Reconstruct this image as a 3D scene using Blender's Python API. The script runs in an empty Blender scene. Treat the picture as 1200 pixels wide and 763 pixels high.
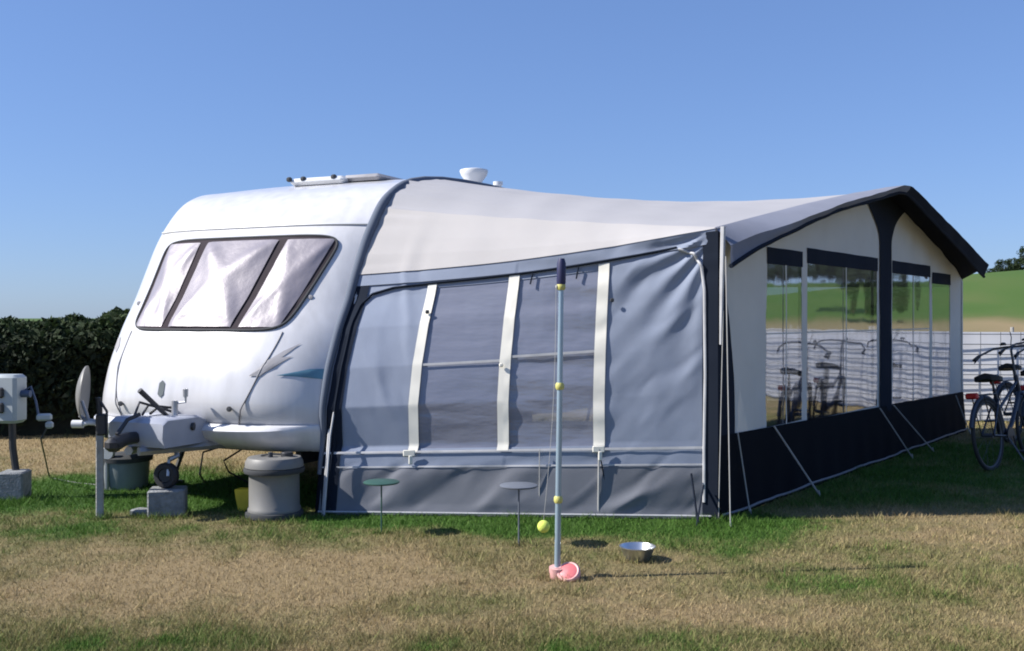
import bpy, math, random
import numpy as np
from mathutils import Vector, Matrix
random.seed(7); rng = np.random.default_rng(7)
S = bpy.context.scene
C = S.collection
R = math.radians

# ------------------------------------------------------------------ camera maths
FPX, HY, HC = 1196.0, 372.0, 1.5          # focal length in photo pixels, horizon row, eye height
def at(px, py, d):                        # pixel + depth -> point
    return np.array([(px-600)/FPX*d, d, HC-(py-HY)/FPX*d])
def gnd(px, py):                          # pixel on level ground -> point
    d = HC*FPX/(py-HY)
    return np.array([(px-600)/FPX*d, d, 0.0])

# ------------------------------------------------------------------ noise
_T = rng.random((256, 256))
def vnoise(x, y):
    x = np.asarray(x, float); y = np.asarray(y, float)
    xi = np.floor(x).astype(int); yi = np.floor(y).astype(int)
    fx = x-xi; fy = y-yi
    fx = fx*fx*(3-2*fx); fy = fy*fy*(3-2*fy)
    g = lambda a, b: _T[a & 255, b & 255]
    return (g(xi,yi)*(1-fx)+g(xi+1,yi)*fx)*(1-fy)+(g(xi,yi+1)*(1-fx)+g(xi+1,yi+1)*fx)*fy
def fbm(x, y, o=4):
    s = 0; a = .5; t = 0
    for k in range(o):
        s = s+a*vnoise(x*2**k+17*k, y*2**k+31*k); t += a; a *= .5
    return s/t
def sstep(a, b, x):
    t = np.clip((np.asarray(x, float)-a)/(b-a), 0, 1); return t*t*(3-2*t)

# ------------------------------------------------------------------ materials
def mat(name, col, rough=.6, metal=0, var=.12, scale=8, bump=0, bscale=40, **kw):
    m = bpy.data.materials.new(name); m.use_nodes = True
    nt = m.node_tree; b = nt.nodes['Principled BSDF']
    b.inputs['Roughness'].default_value = rough
    b.inputs['Metallic'].default_value = metal
    for k, v in kw.items(): b.inputs[k.replace('_', ' ')].default_value = v
    tc = nt.nodes.new('ShaderNodeTexCoord')
    n = nt.nodes.new('ShaderNodeTexNoise'); n.inputs['Scale'].default_value = scale; n.inputs['Detail'].default_value = 6
    nt.links.new(tc.outputs['Object'], n.inputs['Vector'])
    r = nt.nodes.new('ShaderNodeValToRGB')
    r.color_ramp.elements[0].position = .3; r.color_ramp.elements[1].position = .7
    r.color_ramp.elements[0].color = (*[c*(1-var) for c in col], 1)
    r.color_ramp.elements[1].color = (*[min(1, c*(1+var)) for c in col], 1)
    nt.links.new(n.outputs['Fac'], r.inputs['Fac']); nt.links.new(r.outputs['Color'], b.inputs['Base Color'])
    if bump:
        n2 = nt.nodes.new('ShaderNodeTexNoise'); n2.inputs['Scale'].default_value = bscale; n2.inputs['Detail'].default_value = 4
        nt.links.new(tc.outputs['Object'], n2.inputs['Vector'])
        bp = nt.nodes.new('ShaderNodeBump'); bp.inputs['Strength'].default_value = bump; bp.inputs['Distance'].default_value = .02
        nt.links.new(n2.outputs['Fac'], bp.inputs['Height']); nt.links.new(bp.outputs['Normal'], b.inputs['Normal'])
    return m
def vinyl(name, tint, opaque, film=(.3, .33, .4), bscale=6, bump=.5):
    """clear plastic film: see-through, a milky share and a glossy skin"""
    m = bpy.data.materials.new(name); m.use_nodes = True; nt = m.node_tree
    for n in list(nt.nodes): nt.nodes.remove(n)
    out = nt.nodes.new('ShaderNodeOutputMaterial')
    tr = nt.nodes.new('ShaderNodeBsdfTransparent'); tr.inputs['Color'].default_value = (*tint, 1)
    pr = nt.nodes.new('ShaderNodeBsdfPrincipled'); pr.inputs['Base Color'].default_value = (*film, 1); pr.inputs['Roughness'].default_value = .22; pr.inputs['Specular IOR Level'].default_value = .8; pr.inputs['Coat Roughness'].default_value = .12
    pr.inputs['Coat Weight'].default_value = .8
    tc = nt.nodes.new('ShaderNodeTexCoord'); n = nt.nodes.new('ShaderNodeTexNoise'); n.inputs['Scale'].default_value = bscale; n.inputs['Detail'].default_value = 3
    nt.links.new(tc.outputs['Object'], n.inputs['Vector'])
    mp = nt.nodes.new('ShaderNodeMapping'); mp.inputs['Scale'].default_value = (.7, 1, 2.6); nt.links.new(tc.outputs['Object'], mp.inputs['Vector']); nt.links.new(mp.outputs['Vector'], n.inputs['Vector'])   # crinkles run sideways
    bp = nt.nodes.new('ShaderNodeBump'); bp.inputs['Strength'].default_value = bump; bp.inputs['Distance'].default_value = .05
    nt.links.new(n.outputs['Fac'], bp.inputs['Height']); nt.links.new(bp.outputs['Normal'], pr.inputs['Normal']); nt.links.new(bp.outputs['Normal'], pr.inputs['Coat Normal'])
    mx = nt.nodes.new('ShaderNodeMixShader'); mx.inputs['Fac'].default_value = opaque
    nt.links.new(tr.outputs[0], mx.inputs[1]); nt.links.new(pr.outputs[0], mx.inputs[2]); nt.links.new(mx.outputs[0], out.inputs[0])
    return m
def gloss_film(name, tint, refl, bscale=1.5, bump=.045):
    m = bpy.data.materials.new(name); m.use_nodes = True; nt = m.node_tree
    for n in list(nt.nodes): nt.nodes.remove(n)
    out = nt.nodes.new('ShaderNodeOutputMaterial')
    tr = nt.nodes.new('ShaderNodeBsdfTransparent'); tr.inputs['Color'].default_value = (*tint, 1)
    gl = nt.nodes.new('ShaderNodeBsdfGlossy'); gl.inputs['Roughness'].default_value = .035; gl.inputs['Color'].default_value = (.92, .94, 1, 1)
    tc = nt.nodes.new('ShaderNodeTexCoord'); n = nt.nodes.new('ShaderNodeTexNoise'); n.inputs['Scale'].default_value = bscale; n.inputs['Detail'].default_value = 3
    nt.links.new(tc.outputs['Object'], n.inputs['Vector'])
    bp = nt.nodes.new('ShaderNodeBump'); bp.inputs['Strength'].default_value = bump; bp.inputs['Distance'].default_value = .03
    nt.links.new(n.outputs['Fac'], bp.inputs['Height']); nt.links.new(bp.outputs['Normal'], gl.inputs['Normal'])
    mx = nt.nodes.new('ShaderNodeMixShader'); mx.inputs['Fac'].default_value = refl
    nt.links.new(tr.outputs[0], mx.inputs[1]); nt.links.new(gl.outputs[0], mx.inputs[2]); nt.links.new(mx.outputs[0], out.inputs[0])
    return m
def cloth(name, col, var=.06, trans=.0):
    m = mat(name, col, rough=.75, var=var, scale=3, bump=.15, bscale=300); m.node_tree.nodes['Principled BSDF'].inputs['Specular IOR Level'].default_value = .12; m.node_tree.nodes['Principled BSDF'].inputs['Roughness'].default_value = .9
    if trans:
        nt = m.node_tree; b = nt.nodes['Principled BSDF']; out = [n for n in nt.nodes if n.type == 'OUTPUT_MATERIAL'][0]
        t = nt.nodes.new('ShaderNodeBsdfTranslucent'); t.inputs['Color'].default_value = (*col, 1)
        mx = nt.nodes.new('ShaderNodeMixShader'); mx.inputs['Fac'].default_value = trans
        nt.links.new(b.outputs[0], mx.inputs[1]); nt.links.new(t.outputs[0], mx.inputs[2]); nt.links.new(mx.outputs[0], out.inputs[0])
    return m
def attr_mat(name, ramp, attr='green', rnd=None, rough=.9, bump=0, trans=0):
    """colour from a stored cover value (dry to lush turf), with a per-blade variation"""
    m = bpy.data.materials.new(name); m.use_nodes = True; nt = m.node_tree; b = nt.nodes['Principled BSDF']
    b.inputs['Roughness'].default_value = rough; b.inputs['Specular IOR Level'].default_value = .2
    a = nt.nodes.new('ShaderNodeAttribute'); a.attribute_name = attr
    r = nt.nodes.new('ShaderNodeValToRGB'); e = r.color_ramp.elements
    while len(e) < len(ramp): e.new(.5)
    for i, (p, c) in enumerate(ramp): e[i].position = p; e[i].color = (*c, 1)
    nt.links.new(a.outputs['Fac'], r.inputs['Fac'])
    hs = nt.nodes.new('ShaderNodeHueSaturation'); nt.links.new(r.outputs['Color'], hs.inputs['Color'])
    mr = nt.nodes.new('ShaderNodeMapRange'); mr.inputs['To Min'].default_value = .66; mr.inputs['To Max'].default_value = 1.34
    if rnd:
        a2 = nt.nodes.new('ShaderNodeAttribute'); a2.attribute_name = rnd; nt.links.new(a2.outputs['Fac'], mr.inputs['Value'])
    else:
        tc = nt.nodes.new('ShaderNodeTexCoord'); n = nt.nodes.new('ShaderNodeTexNoise'); n.inputs['Scale'].default_value = 14; n.inputs['Detail'].default_value = 9; n.inputs['Roughness'].default_value = .75
        nt.links.new(tc.outputs['Object'], n.inputs['Vector']); nt.links.new(n.outputs['Fac'], mr.inputs['Value'])
        bp = nt.nodes.new('ShaderNodeBump'); bp.inputs['Strength'].default_value = .8; bp.inputs['Distance'].default_value = .03
        nt.links.new(n.outputs['Fac'], bp.inputs['Height']); nt.links.new(bp.outputs['Normal'], b.inputs['Normal'])
    nt.links.new(mr.outputs['Result'], hs.inputs['Value']); nt.links.new(hs.outputs['Color'], b.inputs['Base Color'])
    if trans:
        out = [n for n in nt.nodes if n.type == 'OUTPUT_MATERIAL'][0]
        t = nt.nodes.new('ShaderNodeBsdfTranslucent'); nt.links.new(hs.outputs['Color'], t.inputs['Color'])
        mx = nt.nodes.new('ShaderNodeMixShader'); mx.inputs['Fac'].default_value = trans
        nt.links.new(b.outputs[0], mx.inputs[1]); nt.links.new(t.outputs[0], mx.inputs[2]); nt.links.new(mx.outputs[0], out.inputs[0])
    return m
def streaked(name, col):
    m = mat(name, col, .32, var=.10, scale=1.0, Coat_Weight=.35); nt = m.node_tree
    n = [k for k in nt.nodes if k.type == 'TEX_NOISE'][0]; tc = [k for k in nt.nodes if k.type == 'TEX_COORD'][0]
    mp = nt.nodes.new('ShaderNodeMapping'); mp.inputs['Scale'].default_value = (9, 9, .7); n.inputs['Detail'].default_value = 8
    nt.links.new(tc.outputs['Object'], mp.inputs['Vector']); nt.links.new(mp.outputs['Vector'], n.inputs['Vector']); return m
M = dict(
    body=streaked('white_paint', (.56, .56, .58)),
    trim=mat('white_plastic', (.60, .61, .62), .4, var=.03),
    cream=mat('cream_trim', (.80, .77, .68), .6, var=.04),
    seam=mat('grey_seal', (.17, .17, .185), .6), hem=mat('pale_hem', (.38, .385, .40), .8),
    rubber=mat('black_rubber', (.022, .022, .025), .7),
    black=mat('black_plastic', (.025, .026, .03), .45),
    tint=mat('dark_glass', (.05, .042, .047), .85, var=.1, Specular_IOR_Level=.05),
    silver=mat('silver_blind', (.245, .225, .255), .42, metal=.1, var=.06, scale=9, bump=.2, bscale=11, Coat_Weight=.12),
    steel=mat('galvanised_steel', (.42, .43, .45), .45, metal=.7, var=.15, scale=14),
    alu=mat('brushed_metal', (.62, .63, .65), .28, metal=.9, var=.1),
    teal=mat('teal_decal', (.10, .24, .33), .6), greydecal=mat('grey_decal', (.30, .295, .31), .8), markdecal=mat('dark_emblem', (.07, .09, .10), .7),
    hitch=mat('pale_grey_moulding', (.36, .38, .44), .45, var=.05),
    greypl=mat('grey_plastic', (.175, .172, .165), .5, var=.06), darkpl=mat('dark_grey_plastic', (.055, .058, .062), .75, Specular_IOR_Level=.2),
    bucket=mat('grey_green_plastic', (.20, .23, .23), .5), concrete=mat('concrete', (.20, .21, .215), .9, var=.25, scale=20, bump=.6, bscale=60),
    wood=mat('weathered_timber', (.33, .32, .30), .85, var=.2, scale=16, bump=.4, bscale=50),
    meter=mat('grey_enamel', (.34, .38, .40), .5, var=.08), yellow=mat('yellow_plastic', (.75, .55, .03), .5), band=mat('straw_yellow_tape', (.50, .47, .14), .6),
    blue=mat('blue_plastic', (.055, .085, .15), .6),
    grey=cloth('grey_awning_cloth', (.255, .29, .37)), skirt=cloth('slate_awning_cloth', (.172, .180, .205)),
    roof=cloth('off_white_roof_cloth', (.485, .465, .455), .03, .12), wall=cloth('pale_grey_wall_cloth', (.66, .65, .60), .04, .12), rooftop=cloth('light_grey_roof_cloth', (.40, .395, .41), .03, .10),
    navy=cloth('navy_cloth', (.013, .018, .030)), blackskirt=cloth('black_skirt_cloth', (.005, .006, .009)), canopy=cloth('blue_grey_canopy_cloth', (.215, .23, .285), .08, .1), lining=cloth('dark_canopy_lining', (.010, .011, .018)),
    mud=cloth('black_mud_flap', (.017, .017, .024)), piping=cloth('blue_grey_piping', (.12, .14, .18)),
    web=mat('white_webbing', (.47, .47, .48), .8), rope=mat('pale_rope', (.36, .355, .34), .8),
    clear=vinyl('clear_window_film', (.80, .83, .86), .12, (.22, .25, .30), 3, .35),
    milky=vinyl('milky_window_film', (.60, .63, .72), .62, (.31, .33, .42), 2.6, .32),
    film=gloss_film('glossy_window_film', (.45, .46, .5), .52), sheet=mat('groundsheet_cloth', (.10, .11, .13), .9),
    green=mat('green_plastic', (.03, .085, .07), .5), dull=mat('grey_blue_plastic', (.11, .125, .155), .9),
    pole=mat('pale_blue_enamel', (.32, .42, .50), .3, metal=.4, var=.05), grip=mat('dark_blue_grip', (.018, .02, .075), .55),
    pink=mat('pink_plastic', (.58, .15, .16), .5), pinkpale=mat('pale_pink_plastic', (.66, .36, .34), .5),
    ball=mat('lime_felt', (.62, .72, .13), .95, bump=.4, bscale=200),
    screen=mat('white_screen_sheet', (.80, .80, .82), .7, var=.03, trans=0) if False else mat('white_screen_sheet', (.80, .80, .82), .7, var=.03),
    wire=mat('dark_wire', (.10, .11, .13), .6),
    frame=mat('steel_blue_paint', (.030, .040, .062), .4, metal=.1), darksteel=mat('dull_steel', (.10, .105, .115), .5, metal=.5), tyre=mat('tyre_rubber', (.03, .03, .03), .8),
    red=mat('red_lens', (.55, .02, .02), .25), saddle=mat('black_leather', (.014, .014, .015), .5),
    bark=mat('bark', (.09, .065, .045), .95, bump=.6, bscale=30, var=.3),
)
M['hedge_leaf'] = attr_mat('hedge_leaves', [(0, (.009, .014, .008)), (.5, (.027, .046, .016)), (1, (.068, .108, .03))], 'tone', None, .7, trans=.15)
M['tree_leaf'] = attr_mat('tree_leaves', [(0, (.014, .024, .012)), (.5, (.028, .045, .02)), (1, (.045, .075, .03))], 'tone', None, .8, trans=.15)
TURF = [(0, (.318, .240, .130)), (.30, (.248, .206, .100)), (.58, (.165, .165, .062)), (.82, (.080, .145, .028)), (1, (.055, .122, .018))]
M['turf'] = attr_mat('turf', [(p, tuple(c*.76 for c in col)) for p, col in TURF], 'green')     # thatch, darkened also for the missing shade between blades
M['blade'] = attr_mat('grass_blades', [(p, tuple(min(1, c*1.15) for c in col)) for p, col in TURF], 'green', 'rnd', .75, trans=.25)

# ------------------------------------------------------------------ mesh building
class MB:
    def __init__(s): s.v = []; s.f = []; s.n = 0
    def add(s, v, f):
        v = np.asarray(v, float); s.v.append(v); s.f += [tuple(i+s.n for i in q) for q in f]; s.n += len(v); return s
    def box(s, c, size, rz=0, bev=.0, m=None):
        x, y, z = [k/2 for k in size]; b = min(bev, .45*min(size))
        if b <= 0:
            v = np.array([(sx*x, sy*y, sz*z) for sz in (-1, 1) for sx, sy in ((-1,-1),(1,-1),(1,1),(-1,1))])
            f = [(0,3,2,1),(4,5,6,7),(0,1,5,4),(1,2,6,5),(2,3,7,6),(3,0,4,7)]
        else:
            v = []; f = []
            rings = [(-z, x-b, y-b), (-z+b, x, y), (z-b, x, y), (z, x-b, y-b)]
            for zz, a, d in rings:
                cb = b if a == x else b*.5
                v += [(-a+cb,-d,zz),(a-cb,-d,zz),(a,-d+cb,zz),(a,d-cb,zz),(a-cb,d,zz),(-a+cb,d,zz),(-a,d-cb,zz),(-a,-d+cb,zz)]
            for k in range(3):
                for i in range(8): f.append((k*8+i, k*8+(i+1)%8, k*8+8+(i+1)%8, k*8+8+i))
            f += [tuple(range(7,-1,-1)), tuple(range(24,32))]; v = np.array(v)
        if m is not None: v = v @ np.array(m.to_3x3()).T
        if rz: cz, sz = math.cos(rz), math.sin(rz); v = v @ np.array([[cz,sz,0],[-sz,cz,0],[0,0,1]])
        return s.add(v+np.array(c), f)
    def tube(s, path, r, n=8, closed=False, cap=True):
        P = np.asarray(path, float); k = len(P); rr = np.broadcast_to(np.asarray(r, float), (k,))
        if closed: t = np.roll(P, -1, 0)-np.roll(P, 1, 0)
        else: t = np.gradient(P, axis=0) if k > 2 else np.repeat((P[1]-P[0])[None], 2, 0)
        t = t/np.maximum(np.linalg.norm(t, axis=1, keepdims=True), 1e-9)
        up = np.array([0,0,1.]) if abs(t[0,2]) < .9 else np.array([1.,0,0])
        v = []; u = np.cross(t[0], up); u /= np.linalg.norm(u)
        for i in range(k):
            u = u-t[i]*u.dot(t[i]); u /= max(np.linalg.norm(u), 1e-9); w = np.cross(t[i], u)
            for j in range(n):
                a = 2*math.pi*j/n; v.append(P[i]+rr[i]*(math.cos(a)*u+math.sin(a)*w))
        f = []
        for i in range(k if closed else k-1):
            i2 = (i+1) % k
            for j in range(n): f.append((i*n+j, i*n+(j+1)%n, i2*n+(j+1)%n, i2*n+j))
        if cap and not closed: f += [tuple(range(n-1,-1,-1)), tuple((k-1)*n+j for j in range(n))]
        return s.add(v, f)
    def lathe(s, prof, c=(0,0,0), n=28, axis='z', m=None):
        v = []; f = []; k = len(prof)
        for r, z in prof:
            for j in range(n):
                a = 2*math.pi*j/n; v.append((max(r,1e-4)*math.cos(a), max(r,1e-4)*math.sin(a), z))
        for i in range(k-1):
            for j in range(n): f.append((i*n+j, i*n+(j+1)%n, (i+1)*n+(j+1)%n, (i+1)*n+j))
        v = np.array(v)
        if axis == 'y': v = v[:, [0,2,1]]*np.array([1,1,-1])
        if axis == 'x': v = v[:, [2,1,0]]*np.array([1,1,-1])
        if m is not None: v = v @ np.array(m.to_3x3()).T
        return s.add(v+np.array(c), f)
    def grid(s, P, mask=None):                      # P: (na, nb, 3)
        na, nb = P.shape[:2]; f = []
        for i in range(na-1):
            for j in range(nb-1):
                if mask is None or mask[i, j]: f.append((i*nb+j, (i+1)*nb+j, (i+1)*nb+j+1, i*nb+j+1))
        return s.add(P.reshape(-1, 3), f)
    def poly(s, pts, thick):                        # flat outline given a thickness vector
        P = np.asarray(pts, float); k = len(P); t = np.asarray(thick, float)
        f = [tuple(range(k-1,-1,-1)), tuple(range(k, 2*k))]+[(i, (i+1)%k, k+(i+1)%k, k+i) for i in range(k)]
        return s.add(np.vstack([P, P+t]), f)
    def build(s, name, material, parent=None, smooth=True, label=None):
        v = np.vstack(s.v); me = bpy.data.meshes.new(name)
        off = np.zeros(3)
        o = bpy.data.objects.new(name, me)
        if parent is not None:
            o.parent = parent
            off = np.array(parent.get('_origin', (0,0,0)))
        me.from_pydata((v-off).tolist(), [], s.f); me.materials.append(material)
        me.validate(); me.update()
        if smooth:
            me.polygons.foreach_set('use_smooth', [True]*len(me.polygons))
            try: me.set_sharp_from_angle(angle=R(40))
            except Exception: pass
        C.objects.link(o)
        if parent is not None: o['_origin'] = tuple(float(k) for k in off)
        if label: o['label'] = label
        return o
def thing(name, label, cat, loc=(0,0,0), rz=0, group=None, local=False):
    o = bpy.data.objects.new(name, None); C.objects.link(o)
    o.empty_display_size = .1
    o.location = tuple(float(k) for k in loc); o.rotation_euler = (0,0,rz)
    o['label'] = label; o['category'] = cat
    if group: o['group'] = group
    o['_origin'] = (0.,0.,0.) if local else tuple(float(k) for k in loc)    # local: parts are given in the thing's own frame
    return o
def tag(o, label=None, cat=None, group=None, kind=None):
    for k, val in (('label', label), ('category', cat), ('group', group), ('kind', kind)):
        if val: o[k] = val
    return o
def fast_mesh(name, V, F, material, attrs=None, parent=None, smooth=False):
    me = bpy.data.meshes.new(name); n, k = F.shape
    me.vertices.add(len(V)); me.vertices.foreach_set('co', np.ascontiguousarray(V, np.float32).ravel())
    me.loops.add(n*k); me.loops.foreach_set('vertex_index', F.astype(np.int32).ravel())
    me.polygons.add(n); me.polygons.foreach_set('loop_start', np.arange(0, n*k, k, dtype=np.int32)); 
    me.update(calc_edges=True); me.validate()
    for a, val in (attrs or {}).items():
        at_ = me.attributes.new(a, 'FLOAT', 'POINT'); at_.data.foreach_set('value', np.ascontiguousarray(val, np.float32))
    if smooth: me.polygons.foreach_set('use_smooth', [True]*n)
    me.materials.append(material); o = bpy.data.objects.new(name, me); C.objects.link(o)
    if parent is not None: o.parent = parent
    return o

# ================================================================== LAYOUT
A = np.array([-1.45, 7.87]); Yd = np.array([.423, .906]); Xd = np.array([.906, -.423]); W = 2.3; LEN = 6.3
B0 = np.array([1.52, 7.57]); Fd = np.array([.6, .8]); Fn = np.array([.8, -.6]); FL = 7.38
def CV(u, s, z):                                     # caravan frame: u metres from near side, s metres back, z up
    u = np.asarray(u, float); s = np.asarray(s, float); z = np.asarray(z, float)
    u, s, z = np.broadcast_arrays(u, s, z)
    return np.stack([A[0]-Xd[0]*u+Yd[0]*s, A[1]-Xd[1]*u+Yd[1]*s, z], -1)
def FW(s, z, n=0.):                                  # awning front wall frame
    s, z, n = np.broadcast_arrays(np.asarray(s, float), np.asarray(z, float), np.asarray(n, float))
    return np.stack([B0[0]+Fd[0]*s+Fn[0]*n, B0[1]+Fd[1]*s+Fn[1]*n, z], -1)

# ================================================================== GROUND
def hill(x, y):
    ang = np.arctan2(x, np.maximum(y, 1e-3))
    amp = 5+7.2*sstep(.12, .52, ang)-2.6*sstep(.6, .9, ang)
    amp = amp*sstep(-.05, .2, ang)
    return amp*sstep(105, 255, np.hypot(x, y))*np.where(y > 0, 1, 0)+.015*(fbm(x*.7, y*.7)-.5)*sstep(2, 4, y)*(1-sstep(60, 100, y))
green_shade_blobs = [(40,590,1.5,.55,.8),(60,625,1.2,.4,.55),(140,565,1.3,.6,.9),(235,575,1.4,.6,.95),(330,585,1.0,.5,.95),(470,609,1.1,.22,.75),(600,612,1.2,.26,.7),(740,618,1.0,.35,.95),(840,612,.55,.38,1.1),(560,625,1.6,.22,.35),(820,640,.8,.25,.35),
         (30,700,.9,.5,.22),(60,760,1.6,.3,.12),(320,755,1.3,.2,.08),(520,705,.5,.3,.2),(700,765,1.2,.2,.15),(960,690,.8,.45,.2),(1120,680,.9,.5,.2),(1060,755,1.6,.25,.2),(500,640,.6,.2,.2),(930,610,1.2,.15,.25),(150,755,1.0,.2,.2),(1050,560,2.2,.95,.7),(1150,528,2.4,1.3,.7),(1010,585,1.6,.42,.42),(820,765,1.,.2,.15)]  # wide ones beside the awning front darken the turf within its shadow
tans = [(330,690,1.6,.35,.35),(150,680,.8,.5,.25),(420,660,.6,.25,.3),(880,720,.9,.35,.25),(60,525,4,1.2,.3)]
def green(x, y):
    g = .24+.55*(fbm(x*1.3+5, y*1.3+9, 5)-.5)+.55*(fbm(x*5, y*5, 3)-.5)+.25*(vnoise(x*22, y*22)-.5)
    w1 = .5*(vnoise(x*2.2, y*2.2)-.5); w2 = .35*(vnoise(x*2.2+50, y*2.2)-.5)
    for px, py, rx, ry, a in green_shade_blobs:
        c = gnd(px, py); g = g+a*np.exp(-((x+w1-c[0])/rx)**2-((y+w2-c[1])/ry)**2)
    for px, py, rx, ry, a in tans:
        c = gnd(px, py); g = g-a*np.exp(-((x+w1-c[0])/rx)**2-((y+w2-c[1])/ry)**2)
    far = sstep(122, 148, np.hypot(x, y)+14*(fbm(x*.05, y*.05)-.5))
    g = np.where(far > 0, g*(1-.62*far)+far*(.75+.34*(fbm(x*.03+2, y*.05+5, 4)-.5)+.05*np.sin(y*.35+x*.05)), g)
    return np.clip(g, 0, 1)
def axis(lo, hi, a, b, step, k=1.13):
    v = list(np.arange(a, b, step)); s = step; x = v[-1]
    while x < hi: s *= k; x += s; v.append(x)
    s = step; x = v[0]; pre = []
    while x > lo: s *= k; x -= s; pre.append(x)
    return np.array(pre[::-1]+v)
gx = axis(-700, 900, -6, 8, .06); gy = axis(-40, 1500, 4, 16, .06, 1.10)
XX, YY = np.meshgrid(gx, gy, indexing='ij')
ZZ = hill(XX, YY); V = np.stack([XX, YY, ZZ], -1).reshape(-1, 3)
na, nb = XX.shape; I = np.arange(na*nb).reshape(na, nb)
F = np.stack([I[:-1,:-1], I[1:,:-1], I[1:,1:], I[:-1,1:]], -1).reshape(-1, 4)
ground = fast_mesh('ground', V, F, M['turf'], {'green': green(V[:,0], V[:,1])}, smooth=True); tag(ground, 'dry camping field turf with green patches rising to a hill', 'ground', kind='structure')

# grass blades
Cc = FW(FL, 0)[:2]; Dd = CV(0, LEN, 0)[:2]
awn_poly = np.array([A, B0, Cc, Dd])
def inside(x, y, P):
    c = np.zeros(len(x), bool); j = len(P)-1
    for i in range(len(P)):
        cond = ((P[i,1] > y) != (P[j,1] > y)) & (x < (P[j,0]-P[i,0])*(y-P[i,1])/(P[j,1]-P[i,1]+1e-12)+P[i,0])
        c ^= cond; j = i
    return c
def make_grass():
    n = 560000
    d = 4.2+(15-4.2)*rng.random(n)**2.1
    x = (rng.random(n)*1.5-.75)*d
    k = ~inside(x, d, awn_poly); x, d = x[k], d[k]
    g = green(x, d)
    keep = rng.random(len(x)) < (.55+.6*g); x, d, g = x[keep], d[keep], g[keep]
    nb0 = len(x); tx, td = [], []
    for px, py, r_, k_ in ((653,679,.10,160),(747,657,.14,160),(447,626,.06,90),(608,640,.06,90),(314,612,.26,420),(279,604,.1,120),(117,608,.09,200),(192,606,.22,340),(176,606,.14,160),(8,591,.2,260),(855,616,.3,500),(700,607,.15,200),(20,590,.12,150)):
        c = gnd(px, py); a_ = rng.random(k_)*6.283; q_ = r_*(.5+.6*rng.random(k_)); tx.append(c[0]+q_*np.cos(a_)); td.append(c[1]+.6*q_*np.sin(a_))     # uncut tufts round the feet of things
    for k in range(150):
        d_ = 4.3+4*rng.random()**1.4; x_ = (rng.random()-.5)*1.1*d_; m_ = rng.integers(10, 34); tx.append(x_+rng.normal(0, .03, m_)); td.append(d_+rng.normal(0, .03, m_))
    tx = np.concatenate(tx); td = np.concatenate(td); ok = ~inside(tx, td, awn_poly); tx, td = tx[ok], td[ok]
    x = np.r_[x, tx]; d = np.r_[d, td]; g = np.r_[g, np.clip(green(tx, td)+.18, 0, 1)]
    n = len(x); g = np.clip(g+rng.normal(0, .11, n), 0, 1)
    h = (.008+.020*rng.random(n)**1.5+.020*g*rng.random(n))*(1+1.3*sstep(.60, .85, vnoise(x*2.7+40, d*2.7))*rng.random(n))*(1+.25*sstep(7, 12, d))
    h[nb0:] = .018+.050*rng.random(n-nb0)**1.3
    w = (.0016+.0018*rng.random(n))*(1+.13*np.maximum(d-5, 0))
    a = rng.random(n)*2*math.pi; ta = rng.random(n)*2*math.pi; lean = h*(.2+1.1*rng.random(n))
    z = hill(x, d)
    b1 = np.stack([x-np.cos(a)*w, d-np.sin(a)*w, z-.003], -1); b2 = np.stack([x+np.cos(a)*w, d+np.sin(a)*w, z-.003], -1)
    t = np.stack([x+np.cos(ta)*lean, d+np.sin(ta)*lean, z+h], -1)
    V = np.stack([b1, b2, t], 1).reshape(-1, 3); F = np.arange(3*n).reshape(n, 3)
    o = fast_mesh('grass', V, F, M['blade'], {'green': np.repeat(g, 3), 'rnd': np.repeat(rng.random(n), 3)})
    tag(o, 'short sun dried grass with lush green tufts by the awning', 'grass', kind='stuff')
make_grass()

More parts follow.
